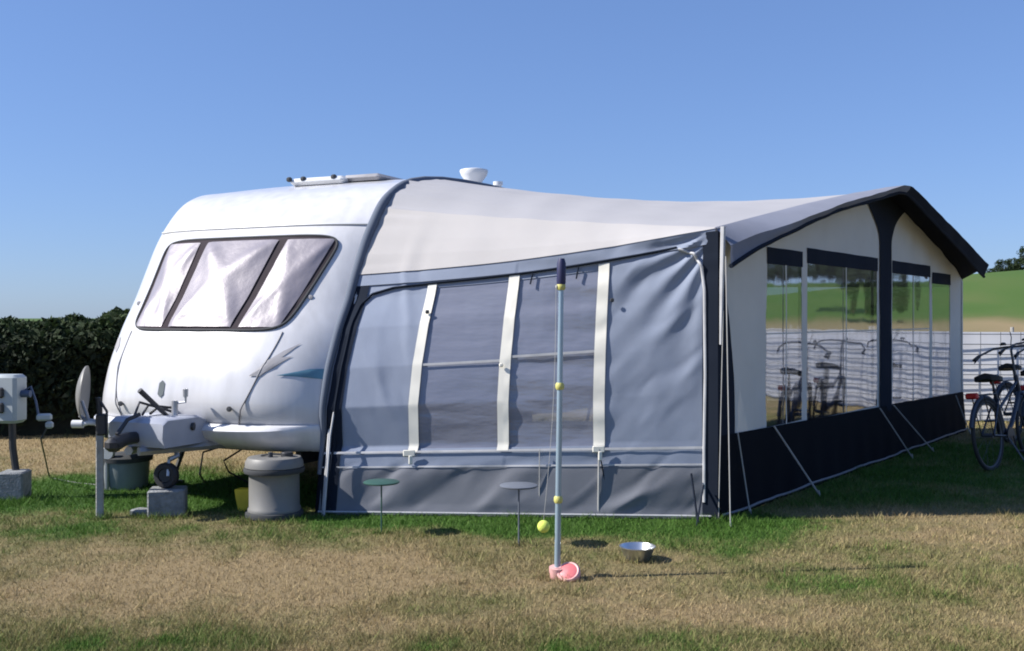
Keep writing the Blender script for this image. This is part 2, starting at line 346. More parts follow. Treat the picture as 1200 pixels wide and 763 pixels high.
# ================================================================== LEAF CLOUDS, HEDGE, TREES
def leaves(P, N, size, tone, jitter=.9):
    n = len(P); nn = N+rng.normal(0, jitter, (n, 3)); nn /= np.linalg.norm(nn, axis=1, keepdims=True)
    r = rng.normal(0, 1, (n, 3)); u = np.cross(nn, r); u /= np.linalg.norm(u, axis=1, keepdims=True); w = np.cross(nn, u)
    s = np.asarray(size)[:, None] if np.ndim(size) else size
    V = np.stack([P-u*s, P+w*s*.45, P+u*s, P-w*s*.45], 1).reshape(-1, 3)
    return V, np.arange(4*n).reshape(n, 4), np.repeat(tone, 4)
def make_hedge():
    p = np.array([(-13., 12.9), (-8.0, 13.3), (-4.2, 14.0), (-1.8, 16.0), (.3, 18.5)])
    seg = np.linalg.norm(np.diff(p, axis=0), axis=1); cum = np.r_[0, np.cumsum(seg)]
    h = thing('hedge', 'long dark evergreen hedge along the field edge behind the caravan', 'hedge', (-8, 13.3, 0))
    def frame(t):
        x = np.interp(t, cum, p[:,0]); y = np.interp(t, cum, p[:,1]); e = .05
        dx = np.interp(t+e, cum, p[:,0])-np.interp(t-e, cum, p[:,0]); dy = np.interp(t+e, cum, p[:,1])-np.interp(t-e, cum, p[:,1]); l = np.hypot(dx, dy)
        return x, y, dx/l, dy/l
    def topz(t): return 1.43+.12*(fbm(t*.9+3, 0*t+2, 3)-.45)+.22*(fbm(t*3.1, 0*t+7, 2)-.5)+.10*np.exp(-((t-6.6)/.5)**2)
    n = 90000
    t = rng.random(n)*cum[-1]; th = rng.random(n)*math.pi*1.0
    x, y, dx, dy = frame(t); H = topz(t)
    cx = np.sign(np.cos(th))*np.abs(np.cos(th))**.5; cz = np.sin(th)**.45
    bump = fbm(t*2.2, th*2.5, 4)
    rr = (.80+.38*bump)*(1-.22*rng.random(n)**2)
    ox = cx*.95*rr; z = H*cz*(.86+.22*bump)*(1-.1*rng.random(n)**2)+.02
    P = np.stack([x-dy*ox, y+dx*ox, z], -1); N = np.stack([-dy*cx, dx*cx, .7*cz], -1)
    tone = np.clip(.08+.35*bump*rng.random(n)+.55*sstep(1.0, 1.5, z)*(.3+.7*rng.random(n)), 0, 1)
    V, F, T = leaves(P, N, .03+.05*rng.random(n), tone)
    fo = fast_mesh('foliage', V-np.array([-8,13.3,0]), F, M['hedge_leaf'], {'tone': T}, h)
    ts = np.linspace(0, cum[-1], 80); aa = np.linspace(0, math.pi, 14)
    Tm, Am = np.meshgrid(ts, aa, indexing='ij'); x, y, dx, dy = frame(Tm)
    o = np.sign(np.cos(Am))*np.abs(np.cos(Am))**.5*.72; P = np.stack([x-dy*o, y+dx*o, np.sin(Am)**.45*(topz(Tm)-.22)], -1)
    mb = MB(); mb.grid(P); mb.build('twig_core', mat('dark_twig_core', (.008, .011, .006), .95, var=.4, scale=20), h)  # solid dark shell for the inner twigs, added to block light through the leaves
make_hedge()

def make_tree(kind):
    """crown of leaf clumps on a forked trunk, unit scale in metres"""
    Hc = [6.0, 5.0, 7.0][kind]; V = []; F = []; T = []
    lob = []
    for k in range(26):
        a = rng.random()*6.28; q = rng.random(); zz = Hc*(.28+.66*q); rad = (1.0-.75*abs(q-.35))*[2.6, 2.9, 2.3][kind]*rng.random()**.5
        lob.append((np.array([math.cos(a)*rad, math.sin(a)*rad, zz]), .7+.8*rng.random()))
    n0 = 0
    for c, r in lob:
        n = 90; d = rng.normal(0, 1, (n, 3)); d /= np.linalg.norm(d, axis=1, keepdims=True)
        P = c+d*r*(.75+.35*rng.random((n,1)))*np.array([1,1,.8])
        v, f, t = leaves(P, d, .16+.16*rng.random(n), np.clip(.25+.5*rng.random()+.25*rng.normal(0,1,n)*.5, 0, 1)); V.append(v); F.append(f+n0); T.append(t); n0 += len(v)
    mb = MB(); mb.tube([(0,0,-.3),(.05,0,1.2),(.0,.1,Hc*.45),(.1,0,Hc*.75)], [.28,.22,.15,.05])
    for a in range(4):
        mb.tube([(0,.05,Hc*.28),(math.cos(a*1.6)*.8,math.sin(a*1.6)*.8,Hc*.5),(math.cos(a*1.6)*1.5,math.sin(a*1.6)*1.5,Hc*.66)], [.13,.09,.03], 6)
    return mb, (np.vstack(V), np.vstack(F), np.concatenate(T))
protos = [make_tree(k) for k in range(3)]
tree_mesh = []
def plant(px, d, sc, kind, label, group, deg=None):
    x = (px-600)/FPX*d if deg is None else d*math.sin(R(deg)); d = d if deg is None else d*math.cos(R(deg)); z = float(hill(np.array([x]), np.array([d]))[0])
    t = thing('hill_tree', label, 'tree', (x, d, z), rng.random()*6, group, local=True); t.scale = (sc*1.15, sc*1.15, sc)
    mb, (V, F, T) = protos[kind]
    if len(tree_mesh) <= kind:
        pass
    key = f'crown{kind}'
    if key not in plant.cache:
        a = mb.build('trunk', M['bark'], t); b = fast_mesh('crown', V, F, M['tree_leaf'], {'tone': T}, t); plant.cache[key] = (a, b)
    else:
        for src in plant.cache[key]:
            c = src.copy(); C.objects.link(c); c.parent = t
plant.cache = {}
for i, dg in enumerate(np.arange(53.6, 62, .62)):
    plant(None, 250+8*rng.random(), .85+.3*rng.random(), i % 3, 'dark tree in the crest row mirrored in the widest awning window', 'trees on the hill crest mirrored in the awning windows', dg)
plant(None, 150, 1.3, 2, 'tall dark tree mirrored low in the window right of the dark post', None, 52.2)
plant(None, 132, 1.1, 0, 'broad dark tree mirrored low in the last narrow awning window', None, 50.9)
plant(1163, 262, .5, 1, 'small lone tree at the left end of the hilltop clump', None)
for i, (px, d, s) in enumerate([(1176,258,.72),(1190,262,.92),(1205,256,1.05),(1222,262,1.1),(1238,258,1.1)]):
    plant(px, d, s, i % 3, 'dark tree in the clump on the hilltop at the right edge', 'trees in the right hilltop clump')

# ================================================================== CARAVAN
ROT = -math.atan2(.423, .906)
cv = thing('caravan', 'white touring caravan with silver blinds in its raked front window', 'caravan', (A[0], A[1], 0), 0)
zs = np.array([.46,.5,.62,.8,1.1,1.41,1.65,2.147,2.30,2.49,2.60,2.69]); ss_ = np.array([.02,.0,-.02,-.02,.06,.2,.35,.60,.70,.863,1.0,1.21])
pp = np.array([.06,.10,.27,.36,.37,.31,.285,.235,.18,.09,.05,.02])
def bow(u, e=3.6): return 1-np.abs(2*np.asarray(u)/W-1)**e
def front(u, z, off=0.):
    """point on the caravan front at width u and height z, pushed out by off"""
    u, z = np.broadcast_arrays(np.asarray(u, float), np.asarray(z, float))
    f = lambda uu, zz: np.interp(zz, zs, ss_)-np.interp(zz, zs, pp)*bow(uu)
    s = f(u, z); e = .03
    dz = (f(u, z+e)-f(u, z-e))/(2*e); du = (f(np.clip(u+e,0,W), z)-f(np.clip(u-e,0,W), z))/(2*e)
    nl = np.sqrt(1+dz**2+du**2)
    return CV(u+du/nl*off, s-off/nl, z+dz/nl*off)
def smooth_prof(n):
    """profile around the side view: (s, z, p, crown)"""
    pts = [(zs_, s_, p_) for zs_, s_, p_ in zip(zs, ss_, pp)]
    P = [(s_, z_, p_, 0) for z_, s_, p_ in pts]
    P += [(1.75,2.78,0,.03),(2.6,2.82,0,.05),(3.6,2.82,0,.05),(4.9,2.80,0,.05),(5.6,2.72,0,.03),(6.0,2.45,-.05,.0),(6.2,1.95,-.09,0),(6.3,1.2,-.12,0),(6.3,.6,-.1,0),(6.22,.46,-.05,0)]
    P = np.array(P); 
    dist = np.r_[0, np.cumsum(np.linalg.norm(np.diff(P[:,:2], axis=0), axis=1))]
    t = np.linspace(0, dist[-1], n); Q = np.stack([np.interp(t, dist, P[:,k]) for k in range(4)], -1)
    for _ in range(3): Q[1:-1] = .25*Q[:-2]+.5*Q[1:-1]+.25*Q[2:]
    return Q
def build_body():
    Q = smooth_prof(170); uu = W*(.5-.5*np.cos(np.linspace(0, math.pi, 50)))
    Sg, Ug = np.meshgrid(np.arange(len(Q)), uu, indexing='ij'); b = bow(Ug)
    P = CV(Ug, Q[Sg,0]-Q[Sg,2]*b, Q[Sg,1]+Q[Sg,3]*b)
    n, k = P.shape[:2]; mb = MB(); mb.grid(P)
    f = [tuple(i*k for i in range(n)), tuple((n-1-i)*k+k-1 for i in range(n))]          # side panels
    mb.f += f; mb.f += [((n-1)*k+j, j, j+1, (n-1)*k+j+1) for j in range(k-1)]              # floor
    return mb.build('body', M['body'], cv)
body = build_body()
# front window: dark glazed strip with three padded silver blinds
def wedge(z, side): # window edges: near (0) and far (1)
    k = (z-1.40)/(2.17-1.40)
    return (.36-.20*k) if side == 0 else (1.93+.06*k)
def patch(z0, z1, fa, fb, nz, nu, off):
    zz = np.linspace(z0, z1, nz)[:, None]; q = np.linspace(0, 1, nu)[None, :]
    ua = wedge(zz, 0)+(wedge(zz, 1)-wedge(zz, 0))*fa; ub = wedge(zz, 0)+(wedge(zz, 1)-wedge(zz, 0))*fb
    u = ua+(ub-ua)*q
    o = off(np.broadcast_to(np.linspace(-1,1,nz)[:,None], u.shape), np.broadcast_to(2*q-1, u.shape)) if callable(off) else off
    return front(u, np.broadcast_to(zz, u.shape), o)
def oval(z0, z1, r, off, n=96):
    th = np.linspace(0, 2*math.pi, n, endpoint=False); e = 2/9
    fx = .5+.5*r*np.sign(np.cos(th))*np.abs(np.cos(th))**e; fz = .5+.5*r*np.sign(np.sin(th))*np.abs(np.sin(th))**e
    z = z0+(z1-z0)*fz; return front(wedge(z, 0)+(wedge(z, 1)-wedge(z, 0))*fx, z, off)
mb = MB(); G = np.array([oval(1.40, 2.17, r, .006) for r in np.linspace(.01, 1, 24)]); mb.grid(np.concatenate([G, G[:, :1]], 1)); win = mb.build('front_window', M['tint'], cv)
def pad(amp):
    def f(y, x):
        ax, ay = 1-np.abs(x), 1-np.abs(y); k = .10
        h = -k*np.log(np.exp(-ax/k)+np.exp(-ay/k))+k*math.log(2)
        star = np.exp(-((np.abs(x)-np.abs(y))/(.20+.25*(1-np.maximum(np.abs(x), np.abs(y)))))**2)      # padded ridges run into the corners
        return .010+amp*(.60*np.clip(h, 0, 1)**.8+.16*star*np.clip(h*3, 0, 1)*(.35+.65*np.maximum(np.abs(x), np.abs(y))))+.004*(fbm(x*3+9, y*3+4, 3)-.5)
    return f
for fa, fb, am in ((.028,.25,.06),(.298,.708,.12),(.757,.972,.06)):
    mb = MB(); mb.grid(patch(1.418, 2.14, fa, fb, 40, 36, pad(am))); mb.build('pane', M['silver'], win)
mb = MB(); mb.tube(oval(1.395, 2.175, 1, .006), .011, 8, closed=True); mb.build('frame', M['darkpl'], win)
# moulding above the window, locker seams, lamps, handles, decals
mb = MB(); mb.tube(front(np.linspace(.03, W-.03, 60), np.full(60, 2.275), .004), .011, 6); mb.build('front_moulding', M['trim'], cv)
for u0, u1 in ((.36, .60), (1.93, 1.78)):
    z = np.linspace(1.385, .64, 26); k = np.linspace(0, 1, 26)
    mb = MB(); mb.tube(front(u0+(u1-u0)*k**1.5, z, .001), .006, 6); mb.build('locker_seam', M['seam'], cv)
for u, z in ((.62, .80), (1.75, .80), (.26, 1.66), (2.06, 1.62)):
    mb = MB(); c = front(u, z, .004); mb.lathe([(0,-.012),(.02,-.012),(.021,0),(.018,.008),(0,.010)], (0,0,0), 14, m=Matrix.Rotation(R(72),3,'X')); mb.v[-1] = mb.v[-1]+c
    mb.build('locker_catch' if z < 1 else 'marker_lamp', M['darkpl'] if z < 1 else M['greydecal'], cv)
def decal(poly, name, m, off=.004, n=10):
    """flat graphic on the curved front: poly in (u, z), fanned and draped on the surface"""
    P = np.array(poly, float); k = len(P); c = P.mean(0); rows = []
    for i in range(k+1): rows.append([c+(P[i % k]-c)*q for q in np.linspace(0, 1, 5)])
    G = np.array(rows); mb = MB(); mb.grid(front(G[...,0], G[...,1], off)); mb.build(name, m, cv)
decal([(.02,1.02),(.02,1.10),(.10,1.10),(.30,1.055),(.10,1.035)], 'side_flash', M['teal'])
decal([(.50,1.05),(.40,1.16),(.30,1.24),(.20,1.30),(.26,1.23),(.30,1.19),(.23,1.20),(.33,1.12),(.42,1.05)], 'swoosh_decal', M['greydecal'])
decal([(1.28,.89),(1.28,.975),(1.31,1.0),(1.34,.975),(1.34,.89),(1.31,.865)], 'badge', M['markdecal'])
decal([(2.06,1.20),(2.20,1.24),(2.22,1.32),(2.12,1.33),(2.05,1.26)], 'far_decal', M['greydecal'])
decal([(.10,.62),(.10,.66),(.20,.665),(.20,.645)], 'small_decal', M['greydecal'])
# lower front bumper with a step
zz = np.array([.47,.50,.56,.62,.655,.672,.675]); oo = np.array([.03,.055,.07,.075,.07,.05,.0])
uu = np.linspace(.0, W, 50); U, K = np.meshgrid(uu, np.arange(len(zz)), indexing='ij')
fade = sstep(0, .35, U)*.75+.25
fade = fade*(1-sstep(W-.02, W, U))
mb = MB(); mb.grid(front(U, zz[K], oo[K]*fade)); mb.build('front_bumper', M['body'], cv)
# chassis, underside, wheels, steadies
mb = MB()
for u in (.35, W-.35): mb.box(CV(u, 3.1, .40), (.06, 5.9, .14), ROT)
mb.box(CV(W/2, 3.3, .36), (W-.3, .08, .08), ROT); mb.build('chassis', M['darkpl'], cv)
for u in (.12, W-.12):
    for s in (3.0, 3.75):
        w_ = MB(); m = Matrix.Rotation(ROT, 3, 'Z'); c = CV(u, s, .32)
        w_.lathe([(.20,-.09),(.29,-.09),(.32,-.06),(.32,.06),(.29,.09),(.20,.09),(.18,.07),(.18,-.07),(.20,-.09)], (0,0,0), 30, 'x', m=m); w_.v[-1] = w_.v[-1]+c
        wo = w_.build('wheel', M['tyre'], cv); r_ = MB(); r_.lathe([(0,-.06),(.17,-.06),(.19,-.03),(.19,.03),(.17,.06),(0,.06)], (0,0,0), 24, 'x', m=m); r_.v[-1] = r_.v[-1]+c; r_.build('rim', M['alu'], wo)
for u, s in ((.10, .42), (W-.25, .55), (.10, 5.9), (W-.25, 5.9)):
    mb = MB(); c = CV(u, s, 0); e = CV(u, s+.22, .44); mb.tube([c+[0,0,.02], e], .022, 6); mb.box(c+[0,0,.012], (.16,.16,.024), ROT, .006); mb.build('corner_steady', M['darkpl'], cv)
# near side: door and windows (inside the awning)
for s0, s1, z0, z1, nm in ((3.0,3.7,.50,2.35,'door'),(1.0,2.3,1.35,2.05,'side_window'),(4.3,5.4,1.35,2.05,'side_window')):
    mb = MB(); mb.box(CV(-.012, (s0+s1)/2, (z0+z1)/2), (.03, s1-s0, z1-z0), ROT, .012); d = mb.build(nm, M['trim'] if nm == 'door' else M['tint'], cv)
    if nm == 'door':
        h_ = MB(); h_.box(CV(-.04, s1-.1, 1.25), (.03,.10,.04), ROT, .008); h_.build('handle', M['black'], d)
for s0, s1 in ((1.2,2.4),(4.3,5.4)):
    mb = MB(); mb.box(CV(W+.012, (s0+s1)/2, 1.7), (.03, s1-s0, .7), ROT, .012); mb.build('side_window', M['tint'], cv)
# roof: skylight with lifting catches, antenna, flue
mb = MB(); mb.box(CV(1.15, 1.95, 2.80), (.62,.95,.07), ROT, .03); sk = mb.build('roof_light', M['trim'], cv)
for u, s in ((1.45,1.50),(1.30,1.52),(.95,1.52)):
    mb = MB(); mb.box(CV(u, s-.03, 2.825), (.05,.05,.045), ROT, .012); mb.build('catch', M['darkpl'], sk)
mb = MB(); mb.box(CV(.70, 1.9, 2.815), (.42,.7,.06), ROT, .03); mb.build('roof_vent', M['greydecal'], cv)
mb = MB(); c = CV(.42, 3.35, 2.80); mb.lathe([(.05,0),(.045,.08),(.06,.13),(.14,.24),(.155,.285),(.15,.30),(.08,.315),(0,.318)], c, 28); mb.build('antenna', M['trim'], cv)
mb = MB(); c = CV(.42, 3.95, 2.80); mb.lathe([(.04,0),(.04,.20),(.055,.205),(.055,.245),(.0,.25)], c, 16); mb.build('flue_cap', M['trim'], cv)
# drawbar: A-frame, moulded cover, coupling, levers
mb = MB()
for u in (.55, W-.55): mb.tube([CV(u, .5, .50), CV(W/2+(.05 if u > 1 else -.05), -.80, .50)], .035, 6)
mb.build('drawbar_frame', M['steel'], cv)
prof = [(-1.10,.53),(-1.13,.60),(-1.12,.71),(-1.06,.745),(-.66,.745),(-.56,.715),(-.42,.655),(-.30,.64),(-.12,.645),(.05,.55),(.05,.53)]
mb = MB()
rows = []
for u, ins in ((W/2-.27,0),(W/2-.25,.012),(W/2+.25,.012),(W/2+.27,0)):
    rows.append([CV(u, s*.82+.14, .53+(z-.53)*(1 if ins else .93)) for s, z in prof])
Pm = np.array(rows); mb.grid(Pm); mb.f += [tuple(range(len(prof)-1,-1,-1)), tuple(3*len(prof)+i for i in range(len(prof)))]
mb.build('drawbar_cover', M['hitch'], cv)
mb = MB(); mb.lathe([(0,-.01),(.03,-.01),(.03,.01),(0,.01)], CV(W/2-.275,-.47,.665), 14, 'x'); mb.build('cover_vent', M['black'], cv)
mb = MB(); mb.tube([CV(W/2,-.76,.60), CV(W/2,-.88,.60), CV(W/2,-1.0,.57)], [.045,.05,.06], 10); mb.box(CV(W/2,-.99,.57), (.11,.13,.10), ROT, .03); mb.tube([CV(W/2,-.96,.64), CV(W/2,-.86,.74), CV(W/2,-.74,.77)], .016, 8); mb.build('coupling', M['black'], cv)
mb = MB(); mb.tube([CV(W/2-.04,-.50,.74), CV(W/2+.02,-.72,.95)], [.017,.022], 8); mb.build('brake_lever', M['black'], cv)
mb = MB(); mb.tube([CV(W/2-.12,-.50,.55), CV(W/2-.12,-.50,.86)], .024, 10); mb.tube([CV(W/2-.12,-.50,.84), CV(W/2-.20,-.47,.85), CV(W/2-.20,-.47,.91)], .011, 6); mb.lathe([(0,-.03),(.02,-.03),(.022,.03),(0,.035)], CV(W/2-.20,-.47,.92), 10); mb.build('jockey_handle', M['steel'], cv)
mb = MB()
for k in range(3): 
    p = np.array([CV(W/2+.05, -.74+.08*k, .76), CV(W/2+.10, -.64+.09*k, .85-.03*k), CV(W/2+.02, -.48+.1*k, .79), CV(W/2, -.2, .70)]); mb.tube(p, .011, 6)
mb.build('breakaway_cable', M['black'], cv)
# jockey wheel under the drawbar
jc = at(195, 557, 7.75); jt = CV(W/2-.12, -.50, .54)
mb = MB(); mb.tube([jt, (jt+jc)/2+[.05,0,.02], jc+[.02,.0,.12]], .022, 8)
for q in (-.045, .045): mb.tube([jc+[.02,0,.12], jc+[-q*.6, q, .0]], .012, 6)
mb.build('jockey_stem', M['steel'], cv)
m = Matrix.Rotation(R(-12), 3, 'Z') @ Matrix.Rotation(R(90), 3, 'X')
jw = MB(); jw.lathe([(.055,-.032),(.085,-.032),(.098,-.018),(.098,.018),(.085,.032),(.055,.032),(.05,0),(.055,-.032)], (0,0,0), 26, m=m); jw.v[-1] = jw.v[-1]+jc; jo = jw.build('jockey_wheel', M['rubber'], cv)
jr = MB(); jr.lathe([(0,-.024),(.05,-.024),(.056,0),(.05,.024),(0,.024)], (0,0,0), 20, m=m); jr.v[-1] = jr.v[-1]+jc; jr.build('rim', M['darkpl'], jo)
# loose leads hanging under the nose
mb = MB(); mb.tube([CV(1.0,.2,.47), at(238,530,8.2), at(234,556,8.2), at(240,566,8.3)], .008, 6); mb.tube([CV(.85,.2,.47), at(262,540,8.3), at(268,553,8.4), at(290,565,8.5)], .008, 6); mb.build('hanging_lead', M['black'], cv)

# ================================================================== AWNING
aw = thing('caravan_awning', 'large grey and off white awning with a gabled front attached to the caravan', 'awning', (B0[0], B0[1], 0))
railz = np.array([0,.46,.5,.8,1.1,1.41,1.65,1.83,2.147,2.49,2.69]); rails = np.array([-.10,-.03,0,-.02,.06,.2,.35,.43,.60,.863,1.21])
def rail(z, out=.02): return CV(-out, np.interp(z, railz, rails), z)
def ff(a, b):
    """drape and creases of the side panel, metres"""
    a = np.asarray(a, float); b = np.asarray(b, float)
    n1 = fbm(a*4+3, b*3+8, 4); n2 = fbm(a*9+30, b*7+2, 3)
    right = sstep(.70, .78, a); left = 1-sstep(.16, .25, a); low = 1-sstep(.16, .22, b)
    X = a*2.99; Yb = b*1.95
    n3 = fbm((X*.75+Yb*.65)*1.2+4, (X*.65-Yb*.75)*3.2+9, 3); n4 = fbm((X*.35-Yb*.94)*1.2+14, (X*.94+Yb*.35)*3.2+2, 3)     # stretched along the folds
    d1 = np.sin((X*.65-Yb*.76)*15+9*n3)*right*.0095*np.clip(2.2*n3-.55, 0, 2)
    d1 = d1+np.sin((X*.60-Yb*.80)*31+11*n3)*right*.0035*np.clip(2.4*n3-.7, 0, 2)
    # creases fanning out of the top right corner
    ang = np.arctan2((1-b)*1.95, (1.0-a)*2.99+.02); rad = np.hypot((1-b)*1.95, (1-a)*2.99)
    d2 = np.sin(ang*17+5*n1)*.014*np.exp(-(rad/.75)**2)*sstep(.03, .25, rad)
    d3 = np.sin((X*.92+Yb*.38)*14+8*n4)*left*.0075*np.clip(2.2*n4-.5, 0, 2)
    d4 = np.sin((X*.55-Yb*.83)*13+10*n3)*low*.016*np.clip(2.2*n3-.45, 0, 2)*sstep(0,.05,b)
    mid = (1-right)*(1-left)*(1-low)
    d5 = .010*(n1-.5)+mid*(.0012+.006*(a>.47))*np.sin(Yb*26+2*X+7*n1)*np.clip(n2*1.6-.3,0,1)
    belly = -.03*np.sin(math.pi*np.clip(a,0,1))*np.sin(math.pi*np.clip(b,0,1))
    return (1.0*d1+1.1*d2+1.0*d3+.9*d4+d5)*sstep(.005, .06, 1-a)+belly
ETOP_B = 2.146
def side(a, b, off=0., fold=True):
    a, b = np.broadcast_arrays(np.asarray(a, float), np.asarray(b, float))
    L = rail(b*1.83); Rr = np.stack([np.full_like(b, B0[0]-.012), np.full_like(b, B0[1]), b*ETOP_B], -1)
    P = L+(Rr-L)*a[..., None]
    n = np.array([-.12, -.985, .12]); n /= np.linalg.norm(n)
    P = P+n*((ff(a, b) if fold else 0)+off)[..., None] if fold else P+n*np.asarray(off)[..., None]
    if True: P[..., 2] = P[..., 2]-.06*np.sin(math.pi*np.clip(a,0,1))*np.clip(b-.5,0,1)*2*.8   # eave sags a little
    return P
WB0, WB1 = .262, .925
wins = [(.243,.452),(.476,.696)]
aa = np.linspace(0, 1, 241); 
def side_part(b0, b1, nb, name, m, holes=(), a0=0, a1=1, off=0., na=241):
    av = np.linspace(a0, a1, na)
    for h0, h1 in holes: 
        for e in (h0, h1): av[np.argmin(abs(av-e))] = e
    bv = np.linspace(b0, b1, nb)
    for e in (WB0, WB1):
        if b0 < e < b1: bv[np.argmin(abs(bv-e))] = e
    G, H = np.meshgrid(av, bv, indexing='ij'); P = side(G, H, off)
    ca = (av[1:]+av[:-1])/2; cb = (bv[1:]+bv[:-1])/2
    mk = np.ones((len(ca), len(cb)), bool)
    for h0, h1 in holes: mk &= ~(((ca > h0) & (ca < h1))[:, None] & ((cb > WB0) & (cb < WB1))[None, :])
    mb = MB(); mb.grid(P, mk); return mb.build(name, m, aw)
side_part(.185, .965, 150, 'side_panel', M['grey'], wins)
side_part(0, .187, 40, 'side_skirt', M['skirt'], off=.004)
side_part(.955, 1.005, 8, 'eave_band', M['grey'], off=.012)
for h0, h1 in wins:
    wo = side_part(WB0-.004, WB1+.004, 70, 'side_window', M['milky'], a0=h0-.002, a1=h1+.002, off=-.006, na=60)
    bb = .60 if h0 < .4 else .613
    G, H = np.meshgrid(np.linspace(h0, h1, 40), np.linspace(bb-.005, bb+.005, 3), indexing='ij')
    mb = MB(); mb.grid(side(G, H, .008)); mb.build('window_bar', M['hem'], wo)
for a_, hw in ((.232,.0125),(.464,.0145),(.709,.0145)):
    bv = np.linspace(WB0-.012, WB1+.02, 80)
    G, H = np.meshgrid(np.linspace(a_-hw, a_+hw, 6), bv, indexing='ij')
    P = side(G, H, .012); mb = MB(); mb.grid(P); mb.build('window_trim', M['cream'], aw)
# stitched webbing bands
for b_, w_ in ((WB0-.012,.0045),(.192,.003)):
    G, H = np.meshgrid(np.linspace(.0, .985, 200), np.linspace(b_-w_, b_+w_, 3), indexing='ij'); mb = MB(); mb.grid(side(G, H, .011)); mb.build('webbing_band', M['web'], aw)
# zips either end
zc = np.array([(.02,.06),(.025,.3),(.03,.6),(.028,.8),(.035,.87),(.06,.915),(.12,.937),(.25,.945),(.5,.950),(.8,.957),(.9,.962)])
tt = np.linspace(0, 1, 120); cs = np.linspace(0, 1, len(zc)); mb = MB(); mb.tube(side(np.interp(tt, cs, zc[:,0]), np.interp(tt, cs, zc[:,1]), .014), .010, 6); mb.build('zip', M['navy'], aw)
zc = np.array([(.905,.955),(.945,.93),(.965,.88),(.972,.8),(.975,.5),(.972,.25),(.972,.06)]); cs = np.linspace(0, 1, len(zc))
mb = MB(); mb.tube(side(np.interp(tt, cs, zc[:,0]), np.interp(tt, cs, zc[:,1]), .012), .011, 6); mb.build('zip', M['web'], aw, label='pale zip curving down beside the front corner')
# navy draught strip between caravan and panel, piping along the rail
bz = np.linspace(0, 1.03, 60); L0 = rail(bz*1.83, .0)+np.array([-.02,.05,0]); L1 = side(np.full(60, .0), bz, .0)+np.array([.03,-.02,0]); Lm = (L0+L1)/2+np.array([-.02,-.05,0])*np.sin(bz*8)[:,None]*.4
mb = MB(); mb.grid(np.stack([L0, Lm, L1, side(np.full(60,.045), bz, .010)], 0)); mb.build('draught_strip', M['navy'], aw)
rz = np.concatenate([np.linspace(.3, 2.69, 60)]); P = [CV(-.01, np.interp(z, railz, rails)-.02, z) for z in rz]
top = [(1.45,2.745),(1.75,2.785),(2.2,2.805),(2.7,2.825),(3.4,2.835),(4.2,2.835),(5.0,2.82),(5.6,2.73)]
P += [CV(-.01, s, z+.012) for s, z in top]
P = np.array(P); 
for _ in range(4): P[1:-1] = .25*P[:-2]+.5*P[1:-1]+.25*P[2:]
mb = MB(); mb.tube(P, np.interp(np.arange(len(P)), [0,20,50,len(P)], [.016,.03,.042,.036]), 10); mb.build('rail_piping', M['piping'], aw)
mb = MB(); mb.tube([CV(-.06,-.10,.0), CV(-.06,-.02,.6), CV(-.05,.22,1.35), CV(-.05,.38,1.7)], .012, 6); mb.tube([CV(-.10,-.14,.0), CV(-.10,-.06,.6), CV(-.07,.15,1.2), CV(-.06,.36,1.68)], .008, 6); mb.build('edge_cord', M['web'], aw)
mb = MB(); G = np.linspace(0, .99, 80); mb.tube(side(G, np.full(80, .012), .02), .009, 6); mb.build('hem_cord', M['hem'], aw)
bz = np.linspace(.0, 1.0, 60); c0 = side(np.full(60,.968), bz, .006); c2 = FW(.03, bz*2.14, .014); c1 = np.stack([np.full(60, B0[0]-.0), np.full(60, B0[1]-.035), c2[:,2]], -1)
mb = MB(); mb.grid(np.stack([c0, c1, c2], 0)); mb.build('corner_strip', M['navy'], aw)
# roof
vv = np.array([0,.03,.06,.11,.16,.22,.3,.4,.5,.7,.85,.93,1.0])
rs = np.array([.43,.52,.62,.80,.95,1.21,1.75,2.4,3.3,5.0,5.7,6.1,6.3]); rzv = np.array([1.83,2.0,2.16,2.42,2.56,2.70,2.785,2.82,2.84,2.81,2.66,2.3,1.95])
fs = np.array([0,.02,.05,.10,.55,1.2,2.0,2.95,3.9,5.4,6.5,7.0,FL]); 
def wall_top(s): return np.interp(s, [0,.6,1.9,3.2,3.6,3.9,4.2,4.6,6.2,7.0,FL], [2.146,2.26,2.50,2.722,2.77,2.785,2.775,2.715,2.36,2.14,2.0])
def roof_pt(v, t):
    v, t = np.broadcast_arrays(np.asarray(v, float), np.asarray(t, float))
    a = CV(-.01, np.interp(v, vv, rs), np.interp(v, vv, rzv)); s = np.interp(v, vv, fs); b = FW(s, wall_top(s)+.012)
    P = a+(b-a)*t[..., None]
    sag = 4*t*(1-t)*(.02+.10*np.exp(-((v-.42)/.16)**2)-.02*np.exp(-(v/.06)**2))
    P[..., 2] -= sag-.012*np.sin(math.pi*t)*np.sin(t*40+v*20)*.25
    wv = np.clip(1-v/.11, 0, 1)                                   # the lower edge follows the top of the side panel
    e0 = CV(-.01, rs[0], rzv[0]); e1 = FW(0., wall_top(0.)+.012); raw = e0+(e1-e0)*t[..., None]; raw[..., 2] -= 4*t*(1-t)*(.10*np.exp(-(.42/.16)**2))-.012*np.sin(math.pi*t)*np.sin(t*40)*.25
    P = P+wv[..., None]*(side(t, 1.0, .016)+np.array([0, 0, .012])-raw)
    # gathers at the caravan rail
    P[..., 2] += .006*np.sin(v*170+3*np.sin(v*60))*np.exp(-(t/.12)**2)*sstep(0,.02,v)*(1-sstep(.25,.35,v))
    return P
v1 = np.unique(np.concatenate([np.linspace(0,.3,120), np.linspace(.3,1,80), vv])); t1 = np.linspace(0, 1, 70); Vg, Tg = np.meshgrid(v1, t1, indexing='ij')
